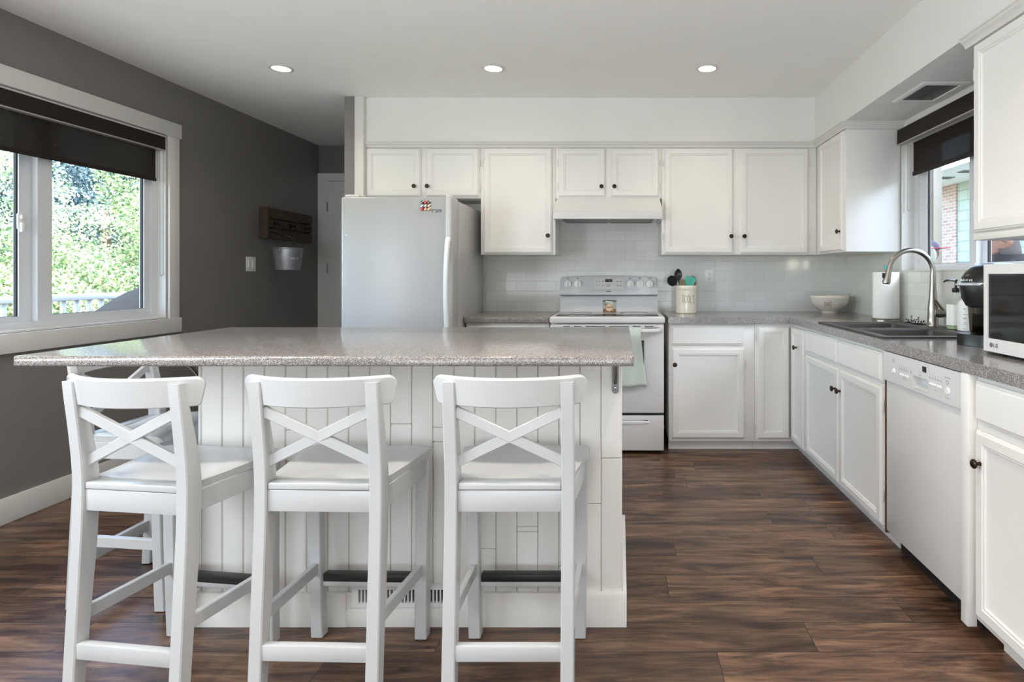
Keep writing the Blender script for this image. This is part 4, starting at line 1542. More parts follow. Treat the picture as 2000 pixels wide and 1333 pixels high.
# soap bottles on the sink ledge
sb = thing('soap_dispenser', 'clear soap bottle with black pump and white label beside the sink', 'soap bottle', (1.672, 2.83, .9165))
sx_, sy_ = 1.682, 2.85
def rrect(cx, cy, hw, hd, c, z, n=4):
    pts = []
    for (qx, qy, a0) in ((cx + hw - c, cy + hd - c, 0), (cx - hw + c, cy + hd - c, 90), (cx - hw + c, cy - hd + c, 180), (cx + hw - c, cy - hd + c, 270)):
        for k in range(n + 1):
            a = math.radians(a0 + k * 90 / n)
            pts.append((qx + c * math.cos(a), qy + c * math.sin(a), z))
    return pts
rings = [rrect(sx_, sy_, .034, .030, .012, z) for z in (.918, .921, 1.055)] + [rrect(sx_, sy_, .031, .028, .012, 1.066), rrect(sx_, sy_, .020, .019, .012, 1.080), rrect(sx_, sy_, .015, .015, .012, 1.086), rrect(sx_, sy_, .014, .014, .012, 1.100)]
MB().loft(rings).build('bottle', 'clear', sb)
MB().loft([rrect(sx_, sy_, .0325, .0285, .011, z) for z in (.9195, .934)]).build('soap', 'soap', sb)
MB().loft([rrect(sx_, sy_, .0346, .0306, .012, z) for z in (.937, 1.042)], caps=False).build('label', 'paper', sb)
pm = MB().lathe([(.0001, 1.101), (.016, 1.101), (.017, 1.104), (.017, 1.120), (.012, 1.124), (.006, 1.126), (.005, 1.155), (.008, 1.157), (.008, 1.166), (.0001, 1.168)], 20, (sx_, sy_, 0))
pm.tube([(sx_, sy_, 1.161), (sx_ - .03, sy_ - .002, 1.163), (sx_ - .052, sy_ - .003, 1.160), (sx_ - .062, sy_ - .003, 1.154)], [.0065, .006, .005, .004], 8)
pm.build('pump', 'black', sb)
lb = thing('lotion_bottle', 'white bottle with green collar and white pump beside the coffee maker', 'lotion bottle', (1.705, 2.76, .9165))
lx, ly = 1.686, 2.765
MB().lathe([(.0001, .9175), (.038, .9175), (.041, .921), (.041, 1.03), (.0395, 1.046), (.034, 1.060), (.022, 1.069), (.016, 1.072), (.0001, 1.072)], 32, (lx, ly, 0)).build('bottle', 'plastic_white', lb)
MB().lathe([(.0001, 1.0725), (.0175, 1.0725), (.018, 1.074), (.018, 1.096), (.0165, 1.098), (.0001, 1.098)], 24, (lx, ly, 0)).build('collar', 'green_cap', lb)
pm = MB().lathe([(.0001, 1.0985), (.009, 1.0985), (.005, 1.104), (.004, 1.125), (.008, 1.127), (.008, 1.135), (.0001, 1.136)], 16, (lx, ly, 0))
pm.tube([(lx, ly, 1.131), (lx - .02, ly - .002, 1.132), (lx - .033, ly - .003, 1.128)], [.005, .0045, .0035], 8)
pm.build('pump', 'plastic_white', lb)
mb = MB()
f = on_cyl(lx, ly, .0413, -.9, .97)
for (u, v, w) in ((.0, .053, .014), (0, .058, .010), (0, .028, .024), (0, .012, .014), (0, .008, .012), (0, -.04, .008)):
    mb.tube([f(u + w * k / 5, v) for k in range(6)], .0009, 4)
mb.tube([f(.008 + .006 * math.cos(2 * PI * k / 14), -.015 + .006 * math.sin(2 * PI * k / 14)) for k in range(14)], .0007, 4, loop=True)
mb.build('lettering', 'ink_grey', lb)

# ------------------------------------------------------------------ coffee maker and microwave
km = thing('coffee_maker', 'black and silver single-cup coffee maker behind the microwave', 'coffee maker', (1.512, 2.30, .907), math.radians(-62))


def sup(hw, y0, y1, z, n=28, p=3.0):
    pts = []
    for k in range(n):
        a = 2 * PI * k / n
        c, s = math.cos(a), math.sin(a)
        pts.append((hw * math.copysign(abs(c) ** (2 / p), c), (y0 + y1) / 2 + (y1 - y0) / 2 * math.copysign(abs(s) ** (2 / p), s), z))
    return pts


MB().loft([sup(.088, -.145, .0, z) for z in (.001, .004, .042, .046)]).build('drip_tray', 'black', km, world=False)
MB().loft([sup(.092, .025, .145, z) for z in (.001, .006, .20, .30)]).build('body', 'black', km, world=False)
MB().loft([sup(w, y0, .0, z) for w, y0, z in ((.045, -.105, .150), (.060, -.122, .158), (.074, -.134, .19), (.080, -.139, .232), (.080, -.139, .236))]).build('cup_holder', 'black', km, world=False)
MB().loft([sup(w, y0, y1, z) for w, y0, y1, z in ((.094, -.150, .15, .2365), (.096, -.156, .152, .240), (.096, -.156, .152, .248), (.092, -.150, .15, .2515))]).build('silver_band', 'silver', km, world=False)
MB().loft([sup(w, y0, y1, z) for w, y0, y1, z in ((.086, -.140, .15, .252), (.086, -.138, .15, .272), (.080, -.118, .145, .294), (.068, -.085, .135, .314), (.045, -.04, .115, .327), (.02, .01, .08, .331))]).build('lid', 'black', km, world=False, angle=60)
MB().box(-.05, .05, -.178, -.150, .240, .247, .003).build('lid_handle', 'silver', km, world=False)
lettering('KEURIG', lambda u, v: (-.048 + u, -.1385 - .0006, .257 + v), .0052, .0075, .0022, .0008).build('lettering', 'silver', km, world=False)
tk = MB()
tk.loft([sup(w, y0, .02, z) for w, y0, z in ((.050, -.100, .047), (.054, -.104, .052), (.056, -.117, .158))])
tk.build('water_tank', 'tank', km, world=False)
MB().loft([sup(.048, -.094, .012, z) for z in (.050, .125)]).build('water', 'tank_water', km, world=False)

mw = thing('microwave', 'white countertop microwave with dark glass door at the worktop end', 'microwave', (1.50, 1.79, .907), -PI / 2)
MX = 1.304
MB().box(MX + .012, 1.70, 1.545, 2.035, .919, 1.224, .006, 3).build('body', 'appliance', mw)
dr = MB().cells([1.66, 1.695, 2.018, 2.040], [.9185, .965, 1.192, 1.226], lambda i, j: not (i == 1 and j == 1), MX, MX + .020, 'x')
dr.rounded(lambda v: v.x < MX + .001, .005, 3)
dro = dr.build('door', 'appliance', mw)
MB().box(MX + .004, MX + .010, 1.690, 2.022, .960, 1.197).build('door_glass', 'oven_glass', dro)
MB().box(MX, MX + .020, 1.54, 1.658, .9185, 1.226, .005, 3).build('control_panel', 'black', mw)
mb = MB()
for fx_ in (MX + .04, 1.66):
    for fy_ in (1.58, 2.0):
        MB().lathe([(.0001, .9075), (.014, .9075), (.014, .919), (.0001, .919)], 12, (fx_, fy_, 0)).build('foot', 'rubber', mw)
mb = MB().lathe([(.0001, 0), (.0085, 0), (.0085, -.0006), (.0001, -.0008)], 20, (MX - .0003, 1.998, .9425), 'x')
mb.build('logo', 'ink_grey', dro)['label'] = 'grey round logo'
lettering('LG', lambda u, v: (MX - .0008, 1.984 - u, .936 + v), .008, .013, .004, .0012).build('lettering', 'ink_grey', dro)

# ------------------------------------------------------------------ crock, tools, bowl, outlet
kx, ky, kz = .490, 4.225, .9075
cr = thing('utensil_crock', 'cream ceramic crock lettered TOOLS beside the oven range', 'crock', (kx, ky, kz))
MB().lathe([(.0001, .0), (.074, .0), (.0775, .004), (.078, .168), (.0785, .172), (.0805, .175), (.081, .200), (.079, .205), (.074, .205), (.073, .15), (.072, .012), (.0001, .010)], 48, (kx, ky, kz)).build('pot', 'ceramic', cr)
f = on_cyl(kx, ky, .0782, -.50, kz + .078)
lettering('TOOLS', f, .0145, .056, .0065, .0011).build('lettering', 'ink', cr)


def stick(mb, p, q, r=.006):
    return mb.tube([p, q], r, 8)


zt = kz + .205
t1 = MB()
# ladle
lc = Vector((.385, 4.20, 1.146))
rings = []
ld = Matrix.Translation(lc) @ Matrix.Rotation(math.radians(100), 4, 'X') @ Matrix.Rotation(math.radians(-25), 4, 'Y')
for k in range(9):
    a = PI / 2 * k / 8
    rr = .040 * math.cos(a)
    hz = -.034 * math.sin(a)
    rings.append([ld @ Vector((max(rr, .0005) * math.cos(2 * PI * j / 24), max(rr, .0005) * math.sin(2 * PI * j / 24), hz)) for j in range(24)])
for k in range(8, -1, -1):
    a = PI / 2 * k / 8
    rr = .037 * math.cos(a)
    hz = -.031 * math.sin(a)
    rings.append([ld @ Vector((max(rr, .0005) * math.cos(2 * PI * j / 24), max(rr, .0005) * math.sin(2 * PI * j / 24), hz)) for j in range(24)])
ldl = thing('ladle', 'black ladle leaning out of the utensil crock towards the range', 'ladle', (kx - .03, ky, kz + .02))
MB().loft(rings).build('ladle_bowl', 'black', ldl)
MB().tube([(.412, 4.205, 1.122), (.445, 4.215, 1.09), (.515, 4.235, .94)], .005, 8).build('handle', 'black', ldl)
sp = thing('serving_spoon', 'tall black serving spoon standing in the utensil crock', 'spoon', (kx, ky, kz + .02))
rings = []
for k in range(13):
    f_ = k / 12
    z = 1.148 + f_ * .088
    w = .030 * math.sin(PI * min(.97, max(.06, f_ * .92 + .05))) ** .7
    c = .010 * math.sin(PI * f_)
    rings.append([(.432 + w * math.cos(2 * PI * j / 16), 4.225 + c + .004 * math.sin(2 * PI * j / 16) - c * .8 * math.cos(2 * PI * j / 16) ** 2, z) for j in range(16)])
MB().loft(rings).build('spoon_bowl', 'black', sp)
MB().tube([(.432, 4.232, 1.155), (.455, 4.24, 1.09), (.50, 4.25, .93)], .0055, 8).build('handle', 'black', sp)
sl = thing('spatula', 'olive silicone spatula in the utensil crock below the black spoon', 'spatula', (kx, ky, kz + .02))
pl = [(.437, 1.10), (.440, 1.147), (.447, 1.157), (.468, 1.158), (.477, 1.150), (.487, 1.118), (.490, 1.10)]
MB().prism(pl, 'y', 4.196, 4.205).build('blade', 'olive', sl)
MB().tube([(.465, 4.201, 1.11), (.49, 4.22, .93)], .005, 8).build('handle', 'steel', sl)
tl = thing('slotted_turner', 'teal slotted turner in the utensil crock', 'turner', (kx, ky, kz + .02))
mb = MB().cells([-.035, -.016, -.012, -.006, -.002, .004, .008, .035], [-.055, -.03, .008, .024], lambda i, j: not (j == 1 and i in (1, 3, 5)), -.0025, .0025, 'y')
rot = Matrix.Translation((.520, 4.208, 1.152)) @ Matrix.Rotation(math.radians(17), 4, 'Y') @ Matrix.Rotation(math.radians(-6), 4, 'X')
mb.bm.transform(rot)
mb.build('blade', 'tealb', tl)
MB().tube([(.505, 4.21, 1.10), (.49, 4.225, .93)], .005, 8).build('handle', 'tealb', tl)
wk = thing('whisk', 'wire whisk behind the teal turner in the utensil crock', 'whisk', (kx + .03, ky, kz + .02))
mb = MB()
for k in range(5):
    a = PI * k / 5
    mb.tube([(.545 + .026 * math.sin(b) * math.cos(a), 4.238 + .026 * math.sin(b) * math.sin(a), 1.135 - .045 * math.cos(b)) for b in [2 * PI * j / 20 for j in range(20)]], .0009, 5, loop=True)
mb.build('wires', 'steel', wk)
MB().tube([(.543, 4.238, 1.093), (.51, 4.235, .93)], .006, 8).build('handle', 'black', wk)
rs = thing('red_spatula', 'red utensil handle at the rim of the utensil crock', 'spatula', (kx + .04, ky, kz + .02))
mb = MB().prism([(.528, 1.08), (.541, 1.130), (.556, 1.139), (.563, 1.137), (.560, 1.122), (.548, 1.08)], 'y', 4.208, 4.217)
mb.tube([(.537, 4.212, 1.09), (.505, 4.215, .93)], .005, 8)
mb.build('blade', 'red', rs)

bx, by = 1.556, 4.225
bw = thing('mixing_bowl', 'pale ceramic mixing bowl lettered BAKE in the worktop corner', 'bowl', (bx, by, .907))
BP = [(.0001, .0), (.058, .0), (.060, .004), (.060, .010), (.064, .016), (.092, .032), (.118, .056), (.132, .084), (.137, .108), (.1395, .112), (.141, .118), (.140, .127), (.137, .131), (.133, .129), (.130, .104), (.122, .078), (.100, .044), (.060, .022), (.0001, .020)]
MB().lathe(BP, 56, (bx, by, .9075)).build('bowl_body', 'bowl', bw)


def on_bowl(u, v):
    z = .052 + v
    r = interp([(.0, .05), (.032, .0925), (.056, .1185), (.084, .1325), (.108, .1375)], z) + .0003
    a = -.62 + u / .125
    return (bx + r * math.sin(a), by - r * math.cos(a), .9075 + z)


lettering('BAKE', on_bowl, .0095, .036, .0042, .0011).build('lettering', 'ink', bw)


def outlet(x0, x1, z0, z1, y):
    o = thing('wall_outlet', 'white double power outlet on the tiles right of the utensil crock', 'outlet', ((x0 + x1) / 2, y, z0))
    MB().box(x0, x1, y - .006, y - .0005, z0, z1, .002).build('plate', 'plastic_white', o)
    xm = (x0 + x1) / 2
    for zc_ in (z0 + .036, z1 - .034):
        s = MB().lathe([(.0001, 0), (.0165, 0), (.0160, -.0025), (.0001, -.003)], 24, (xm, y - .006, zc_), 'y').build('socket', 'plastic_white', o)
        mb = MB().box(xm - .0085, xm - .006, y - .0096, y - .0088, zc_ - .001, zc_ + .009)
        mb.box(xm + .006, xm + .0085, y - .0096, y - .0088, zc_ - .001, zc_ + .009)
        mb.lathe([(.0001, 0), (.003, 0), (.003, -.0008), (.0001, -.0008)], 10, (xm, y - .0088, zc_ - .0075), 'y')
        mb.build('slot', 'gap', s)
    return o


outlet(px(1377, 4.40), px(1394, 4.40), 1.124, 1.230, YB - .0085)

sw = thing('light_switch', 'white double rocker light switch on the charcoal wall', 'light switch', (XL, 4.525, 1.218))
MB().box(XL + .0005, XL + .006, 4.467, 4.583, 1.219, 1.334, .002).build('plate', 'plastic_white', sw)
for yc in (4.502, 4.548):
    MB().box(XL + .005, XL + .0105, yc - .016, yc + .016, 1.244, 1.309, .002).build('rocker', 'plastic_white', sw)

# hook rack and bucket on the dark wall
rk = thing('hook_rack', 'weathered wood wall rack with black hooks on the charcoal wall', 'rack', (XL, 4.98, 1.49))
for z0, z1, d in ((1.662, 1.744, .052), (1.585, 1.650, .052), (1.490, 1.572, .052)):
    MB().box(XL + d - .016, XL + d, 4.660, 5.34, z0, z1, .003).build('board', 'pallet', rk)
for y in (4.645, 5.0, 5.325):
    MB().box(XL + .0005, XL + (.068 if y < 4.7 else .0355), y - .016, y + .016, 1.490, 1.745, .003).build('upright', 'pallet', rk)
for y, z in ((4.765, 1.618), (5.00, 1.618), (5.235, 1.618)):
    mb = MB().lathe([(.0001, 0), (.030, 0), (.030, .004), (.014, .007), (.009, .010), (.009, .030), (.022, .034), (.026, .042), (.018, .050), (.0001, .052)], 20, (XL + .0525, y, z), 'x')
    mb.build('hook', 'black_metal', rk)
hk = MB().tube([(XL + .053, 4.70, 1.545), (XL + .10, 4.70, 1.535), (XL + .16, 4.70, 1.510), (XL + .19, 4.70, 1.508), (XL + .21, 4.70, 1.524)], .005, 8)
hk.build('hook', 'black_metal', rk)
bk = thing('bucket', 'small galvanised bucket hanging from the wooden rack', 'bucket', (-2.745, 4.70, 1.229))
bx, by = -2.745, 4.70
MB().lathe([(.0001, 1.231), (.090, 1.231), (.091, 1.234), (.112, 1.402), (.116, 1.406), (.116, 1.411), (.112, 1.412), (.109, 1.402), (.088, 1.238), (.0001, 1.236)], 40, (bx, by, 0)).build('pail', 'galv', bk)
pts = [(bx + (-.062) * 0 + .112 * math.cos(a) * .0, by - .113 * math.cos(a) * .62, 1.398 + .115 * math.sin(a)) for a in [PI * k / 16 for k in range(17)]]
pts = [(bx + .055 * math.cos(a) * 0 + (.0) - .09 * math.cos(a) * .0, by + .113 * math.cos(a), 1.395 + .117 * math.sin(a)) for a in [PI * k / 16 for k in range(17)]]
MB().tube(pts, .0025, 6).build('bail_handle', 'steel', bk)
for s in (-1, 1):
    MB().lathe([(.0001, 0), (.012, 0), (.010, s * .004), (.0001, s * .005)], 12, (bx, by + s * .112, 1.395), 'y').build('ear', 'galv', bk)
f = on_cyl(bx, by, .1045, .72, 1.318)
lettering('BO-C', f, .012, .014, .005, .0018).build('lettering', 'plastic_white', bk)

# ------------------------------------------------------------------ ceiling lights
LS = [(-2.07, 3.475, 'glowing round recessed downlight nearest the charcoal wall'), (-.775, 3.475, 'glowing round recessed downlight above the island end of the tall cabinet'), (.532, 3.475, 'glowing round recessed downlight in line with the utensil crock')]
dl = None
for i, (x, y, lab) in enumerate(LS):
    if dl is None:
        dl = thing('downlight', lab, 'ceiling light', (x, y, ZC), 0, 'recessed downlights')
        MB().lathe([(.050, -.0005), (.068, -.0005), (.070, -.004), (.062, -.008), (.052, -.007), (.050, -.003)], 40, (0, 0, 0)).build('ring', 'trim', dl, world=False)
        MB().lathe([(.0001, -.0008), (.0515, -.0008), (.0515, -.0055), (.0001, -.0062)], 32, (0, 0, 0)).build('lamp', 'lamp_glow', dl, world=False)
        o = dl
    else:
        o = copy_tree(dl)
        o.location = (x, y, ZC)
        o['label'] = lab
    light('downlight_beam', 'SPOT', (x, y, ZC - .02), (0, 0, 0), 13, (1.0, .85, .68), spot_size=math.radians(140), spot_blend=.8, shadow_soft_size=.05)
for x, y in ((-2.07, 1.3), (-.775, 1.3), (.532, 1.3), (-2.07, -.9), (-.775, -.9), (.532, -.9)):  # unseen rows assumed to continue the grid, without fixtures
    light('downlight_beam', 'SPOT', (x, y, ZC - .02), (0, 0, 0), 40 if y > 0 else 16, (1.0, .92, .83), spot_size=math.radians(140), spot_blend=.8, shadow_soft_size=.06)
sl = thing('soffit_light', 'square white recessed lamp, unlit, in the soffit over the sink', 'ceiling light', (1.61, 2.96, 2.142))
rings = []
for i_, z in ((0, 2.1415), (.002, 2.134), (.016, 2.130), (.030, 2.132), (.034, 2.1385)):
    x0, x1, y0, y1 = 1.492, 1.728, 2.80, 3.12
    rings.append([(x0 + i_, y0 + i_, z), (x1 - i_, y0 + i_, z), (x1 - i_, y1 - i_, z), (x0 + i_, y1 - i_, z)])
MB().loft(rings, caps=False).build('frame', 'trim', sl, angle=20)
MB().box(1.525, 1.695, 2.833, 3.087, 2.137, 2.1415).build('lamp_glass', 'lamp_off', sl)

# ------------------------------------------------------------------ outdoors, garden side
struct('ground_garden', MB().box(-30, XL - .4, -12, 34, -2.9, -2.7), 'lawn')
struct('deck', MB().box(-5.35, XL - .16, -1, 12, -.25, -.06), 'deck')
rl = thing('deck_railing', 'white deck railing with slim balusters outside the large window', 'railing', (-5.15, 5.5, -.06))
MB().box(-5.19, -5.11, 2.0, 10.5, .95, 1.01, .008).build('top_rail', 'rail', rl)
MB().box(-5.175, -5.125, 2.0, 10.5, .04, .09, .004).build('bottom_rail', 'rail', rl)
y = 2.06
while y < 10.45:
    MB().box(-5.166, -5.134, y - .016, y + .016, .0905, .9495, .003).build('baluster', 'rail', rl)
    y += .128
for y in (3.9, 6.3, 8.8):
    MB().box(-5.20, -5.10, y - .05, y + .05, -.06, 1.06, .006).build('post', 'rail', rl)
bq = thing('barbecue_cover', 'grey fabric-covered barbecue on the deck beyond the window', 'barbecue', (-4.50, 5.74, -.06))
rings = []
for z, hw, hd_ in ((-.058, .78, .33), (.45, .77, .32), (.80, .75, .31), (.87, .72, .30), (.95, .58, .27), (1.03, .42, .22), (1.09, .26, .15), (1.11, .12, .08)):
    pts = []
    for j in range(28):
        a = 2 * PI * j / 28
        c_, s_ = math.cos(a), math.sin(a)
        rp = 1 + .015 * math.sin(a * 7 + z * 8)
        pts.append((-4.50 + hd_ * rp * math.copysign(abs(c_) ** .6, c_), 5.74 + hw * rp * math.copysign(abs(s_) ** .6, s_), z))
    rings.append(pts)
MB().loft(rings).build('cover', 'bbq', bq)


def foliage_mesh(name, blobs, n, size, seed, mat, parent, droop=0.0):
    rg = np.random.default_rng(seed)
    w = np.array([b[3] * b[4] for b in blobs], float)
    w /= w.sum()
    idx = rg.choice(len(blobs), n, p=w)
    B = np.array(blobs, float)[idx]
    d = rg.normal(size=(n, 3))
    d /= np.linalg.norm(d, axis=1, keepdims=True)
    rad = rg.uniform(.55, 1.05, n) ** .6
    c = B[:, :3] + d * rad[:, None] * np.stack([B[:, 3], B[:, 3], B[:, 4]], 1)
    u = rg.normal(size=(n, 3))
    u[:, 2] -= droop
    u /= np.linalg.norm(u, axis=1, keepdims=True)
    v = np.cross(u, rg.normal(size=(n, 3)))
    v /= np.linalg.norm(v, axis=1, keepdims=True)
    s = rg.uniform(.6, 1.3, n)[:, None] * size
    nn = np.cross(u, v)
    P = np.empty((n, 4, 3))
    P[:, 0] = c - u * s
    P[:, 1] = c + v * s * .55 + nn * s * .12
    P[:, 2] = c + u * s
    P[:, 3] = c - v * s * .55 + nn * s * .12
    me = bpy.data.meshes.new(name)
    me.vertices.add(4 * n)
    me.vertices.foreach_set('co', (P.reshape(-1, 3) - np.array(MW[parent].translation)).ravel())
    me.loops.add(4 * n)
    me.loops.foreach_set('vertex_index', np.arange(4 * n))
    me.polygons.add(n)
    me.polygons.foreach_set('loop_start', np.arange(0, 4 * n, 4))
    me.update(calc_edges=True)
    me.validate()
    me.materials.append(M[mat])
    o = bpy.data.objects.new(name, me)
    COL.objects.link(o)
    o.parent = parent
    MW[o] = MW[parent]
    return o


def tree(name, label, x, y, blobs, n, size, seed, mat, trunk_top, trunk_r, droop=0, group='trees beyond the deck'):
    t = thing(name, label, 'tree', (x, y, -2.7), 0, group)
    foliage_mesh('foliage', [(x + a, y + b, c, r, h) for a, b, c, r, h in blobs], n, size, seed, mat, t, droop)
    mb = MB().tube([(x, y, -2.75), (x + .05, y, -1), (x - .05, y + .05, (trunk_top - 1) / 2), (x, y, trunk_top)], [trunk_r, trunk_r * .8, trunk_r * .6, trunk_r * .25], 10)
    rr_ = random.Random(seed)
    for a, b, c, r, h in blobs[:6]:
        z0 = rr_.uniform(-.5, trunk_top * .6)
        mb.tube([(x, y, z0), (x + a * .5, y + b * .5, (z0 + c) / 2 + .2), (x + a * .9, y + b * .9, c)], [trunk_r * .35, trunk_r * .22, trunk_r * .08], 7)
    mb.build('trunk', 'bark', t)
    return t


# tall blue-green trees at the back
for i, (x, y, lab) in enumerate(((-13.5, 12.2, 'dark blue-green tree showing through the upper middle of the large window'), (-15.5, 17.5, 'dark blue-green tree behind the pale trees toward the blind edge'), (-16.0, 13.6, 'dark blue-green tree farthest back in the garden'))):
    bl = []
    for k in range(13):
        z = -1.5 + k * .85
        r = 2.7 * (1 - k / 14.5) + .3
        for j in range(4):
            a = k * 1.3 + j * PI / 2
            bl.append((r * .5 * math.cos(a), r * .5 * math.sin(a), z, r * .55, .5))
    tree('tree', lab, x, y, bl, 60000, .06, 20 + i, 'leaf_dark', 9.5, .28, .8)
tree('leafy_tree', 'sunlit green leafy tree low behind the railing nearest the window latch', -8.2, 7.6, [(0, 0, .9, 1.3, 1.0), (.9, -.8, .4, 1.0, .9), (-.8, .9, .7, 1.1, .9), (.3, 1.3, .2, 1.0, .8), (-.6, -1.0, 1.3, .9, .7), (1.0, .7, -.3, 1.0, .9), (0, -1.8, -.2, 1.0, 1.0)], 60000, .029, 31, 'leaf_maple', 1.2, .14)
tree('leafy_tree', 'sunlit leafy tree with orange-tipped leaves behind the railing below the blind corner', -8.4, 10.6, [(0, 0, .8, 1.4, 1.0), (.8, -1.2, .5, 1.1, .9), (-.8, 1.0, 1.0, 1.2, .9), (.5, 1.3, 1.9, 1.1, 1.0), (-.3, .4, 2.9, 1.1, .9), (.6, -.5, 2.2, .9, .7), (1.0, .2, -.4, 1.2, .9)], 60000, .029, 32, 'leaf_maple', 3.0, .16)
tree('leafy_tree', 'pale sunlit tree filling the middle of the large window behind the lower leafy trees', -11.2, 12.4, [(0, 0, 1.6, 1.7, 1.1), (1.2, -1.2, .8, 1.4, 1.0), (-1.0, 1.3, 1.4, 1.5, 1.1), (.7, 1.8, 2.2, 1.3, 1.1), (.2, 2.6, 3.2, 1.3, 1.0), (0, -2.2, .6, 1.4, 1.0)], 60000, .033, 33, 'leaf_pale', 2.6, .2)
tree('leafy_tree', 'tall sunlit leafy tree seen through the pane next to the frame edge', -9.4, 7.9, [(0, 0, 2.4, 1.3, 1.0), (.6, -.9, 3.3, 1.2, 1.0), (-.6, .9, 4.1, 1.2, 1.0), (0, -.2, 5.0, 1.1, .9), (.5, -1.6, 2.0, 1.2, 1.0), (-.3, -2.4, 3.2, 1.2, 1.2)], 60000, .029, 34, 'leaf_pale', 4.8, .18)
tree('leafy_tree', 'bushy green tree rising behind the covered barbecue', -8.0, 13.4, [(0, 0, 1.0, 1.7, 1.2), (.6, 1.2, 2.4, 1.5, 1.2), (-.4, -1.0, 2.0, 1.4, 1.0), (.2, .6, 3.8, 1.4, 1.1), (.9, -.6, .0, 1.3, 1.0)], 60000, .033, 35, 'leaf_maple', 3.6, .2)

# ------------------------------------------------------------------ outdoors, patio side
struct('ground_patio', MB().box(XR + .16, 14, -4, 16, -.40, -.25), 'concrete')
struct('ceiling_patio', MB().box(5.9, 7.3, -8.0, 13.4, 3.11, 3.2), 'eave')
struct('wall_siding', MB().box(7.06, 7.25, -8.0, 11.90, -.25, 3.109), 'siding')  # extended out of view to block low sky light at the sink window
struct('wall_brick', MB().box(7.03, 7.25, 11.901, 12.7, -.25, 3.109), 'brick')
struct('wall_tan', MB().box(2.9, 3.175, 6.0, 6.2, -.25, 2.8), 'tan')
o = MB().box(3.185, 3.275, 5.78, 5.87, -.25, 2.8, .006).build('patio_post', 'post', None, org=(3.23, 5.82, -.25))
tag(o, 'pale square post standing on the patio outside the sink window', 'post')
for i, (X, Y) in enumerate(((6.41, 11.2), (6.41, 10.5))):
    mb = MB().box(X - .13, X + .13, Y - .11, Y + .11, 3.098, 3.1095, .002)
    for k in range(7):
        mb.box(X - .11, X + .11, Y - .095 + k * .028, Y - .083 + k * .028, 3.093, 3.099)
    o = mb.build('soffit_vent', 'vent', None, org=(X, Y, 3.098))
    tag(o, ('small grey vent in the white eave above the brick', 'small grey vent in the white eave above the green siding')[i], 'vent', 'vents in the white eave')


def person(name, label, x, y, face, ground, height, shirt, hairmat=None):
    """standing figure; face = direction (radians) the figure looks, 0 = +X"""
    t = thing(name, label, 'person', (x, y, ground), face)
    k = height / 1.72
    V, E, R = [], [], []

    def v(p, r, par=None):
        V.append((p[0] * k, p[1] * k, p[2] * k))
        R.append((r[0] * k, r[1] * k) if isinstance(r, tuple) else (r * k, r * k))
        if par is not None:
            E.append((par, len(V) - 1))
        return len(V) - 1
    # local: looks along +x, left hand side is +y
    pel = v((0, 0, .93), (.13, .16))
    ab = v((.01, 0, 1.08), (.115, .145), pel)
    ch = v((.005, 0, 1.26), (.125, .165), ab)
    sh = v((-.01, 0, 1.40), (.085, .12), ch)
    nk = v((-.005, 0, 1.47), .060, sh)
    nk2 = v((.012, 0, 1.52), .058, nk)
    jaw = v((.028, 0, 1.562), (.074, .064), nk2)
    fc_ = v((.024, 0, 1.61), (.090, .074), jaw)
    cr_ = v((.012, 0, 1.66), (.092, .078), fc_)
    tp = v((.006, 0, 1.695), (.060, .052), cr_)
    v((.112, 0, 1.598), .008, fc_)
    for s in (-1, 1):
        v((.004, s * .084, 1.612), .012, fc_)
        so_ = v((-.01, s * .165, 1.405), .060, sh)
        el = v((-.02, s * .215, 1.12), .043, so_)
        wr = v((.05, s * .225, .88), .028, el)
        pm_ = v((.075, s * .222, .82), (.018, .034), wr)
        for q, ln in ((-.026, .062), (-.009, .075), (.009, .072), (.026, .055)):
            a = v((.088 + q, s * .220, .782), .009, pm_)
            b = v((.100 + q, s * .214, .782 - ln * .55), .0085, a)
            v((.104 + q, s * .205, .782 - ln), .0075, b)
        th = v((.110, s * .205, .835), .010, pm_)
        v((.125, s * .196, .805), .009, th)
        hp_ = v((0, s * .095, .86), .095, pel)
        kn_ = v((.015, s * .105, .48), .060, hp_)
        an = v((-.02, s * .11, .09), .038, kn_)
        v((.06, s * .115, .035), (.045, .036), an)
        v((.15, s * .12, .025), (.040, .026), len(V) - 1)
    me = bpy.data.meshes.new('body')
    me.from_pydata(V, E, [])
    o = bpy.data.objects.new('body', me)
    COL.objects.link(o)
    md = o.modifiers.new('skin', 'SKIN')
    md.use_smooth_shade = True
    lay = me.skin_vertices[0].data
    for i, r in enumerate(R):
        lay[i].radius = r
        lay[i].use_root = (i == 0)
    sd = o.modifiers.new('sub', 'SUBSURF')
    sd.levels = 2
    sd.render_levels = 2
    dg = bpy.context.evaluated_depsgraph_get()
    me2 = bpy.data.meshes.new_from_object(o.evaluated_get(dg))
    o.modifiers.clear()
    o.data = me2
    me2.materials.clear()
    for m_ in ('skin', shirt, 'jeans', 'shoe'):
        me2.materials.append(M[m_])
    for p_ in me2.polygons:
        c = p_.center / k
        if c.z > 1.455 or (c.z < .875 and abs(c.y) > .17 and c.z > .6):
            p_.material_index = 0
        elif c.z > .93 or abs(c.y) > .185:
            p_.material_index = 1
        elif c.z > .09:
            p_.material_index = 2
        else:
            p_.material_index = 3
    o.parent = t
    MW[o] = MW[t]
    # collar
    MB().lathe([(.082, 1.425), (.080, 1.455), (.076, 1.478), (.070, 1.478), (.070, 1.43)], 28, (-.004, 0, 0), 'z', 1.0, 1.05)
    cl = MB().lathe([(.100 * k, 1.415 * k), (.086 * k, 1.450 * k), (.078 * k, 1.482 * k), (.066 * k, 1.482 * k), (.066 * k, 1.42 * k)], 28, (-.004 * k, 0, 0))
    cl.build('collar', shirt, o, world=False)
    return t, o, k


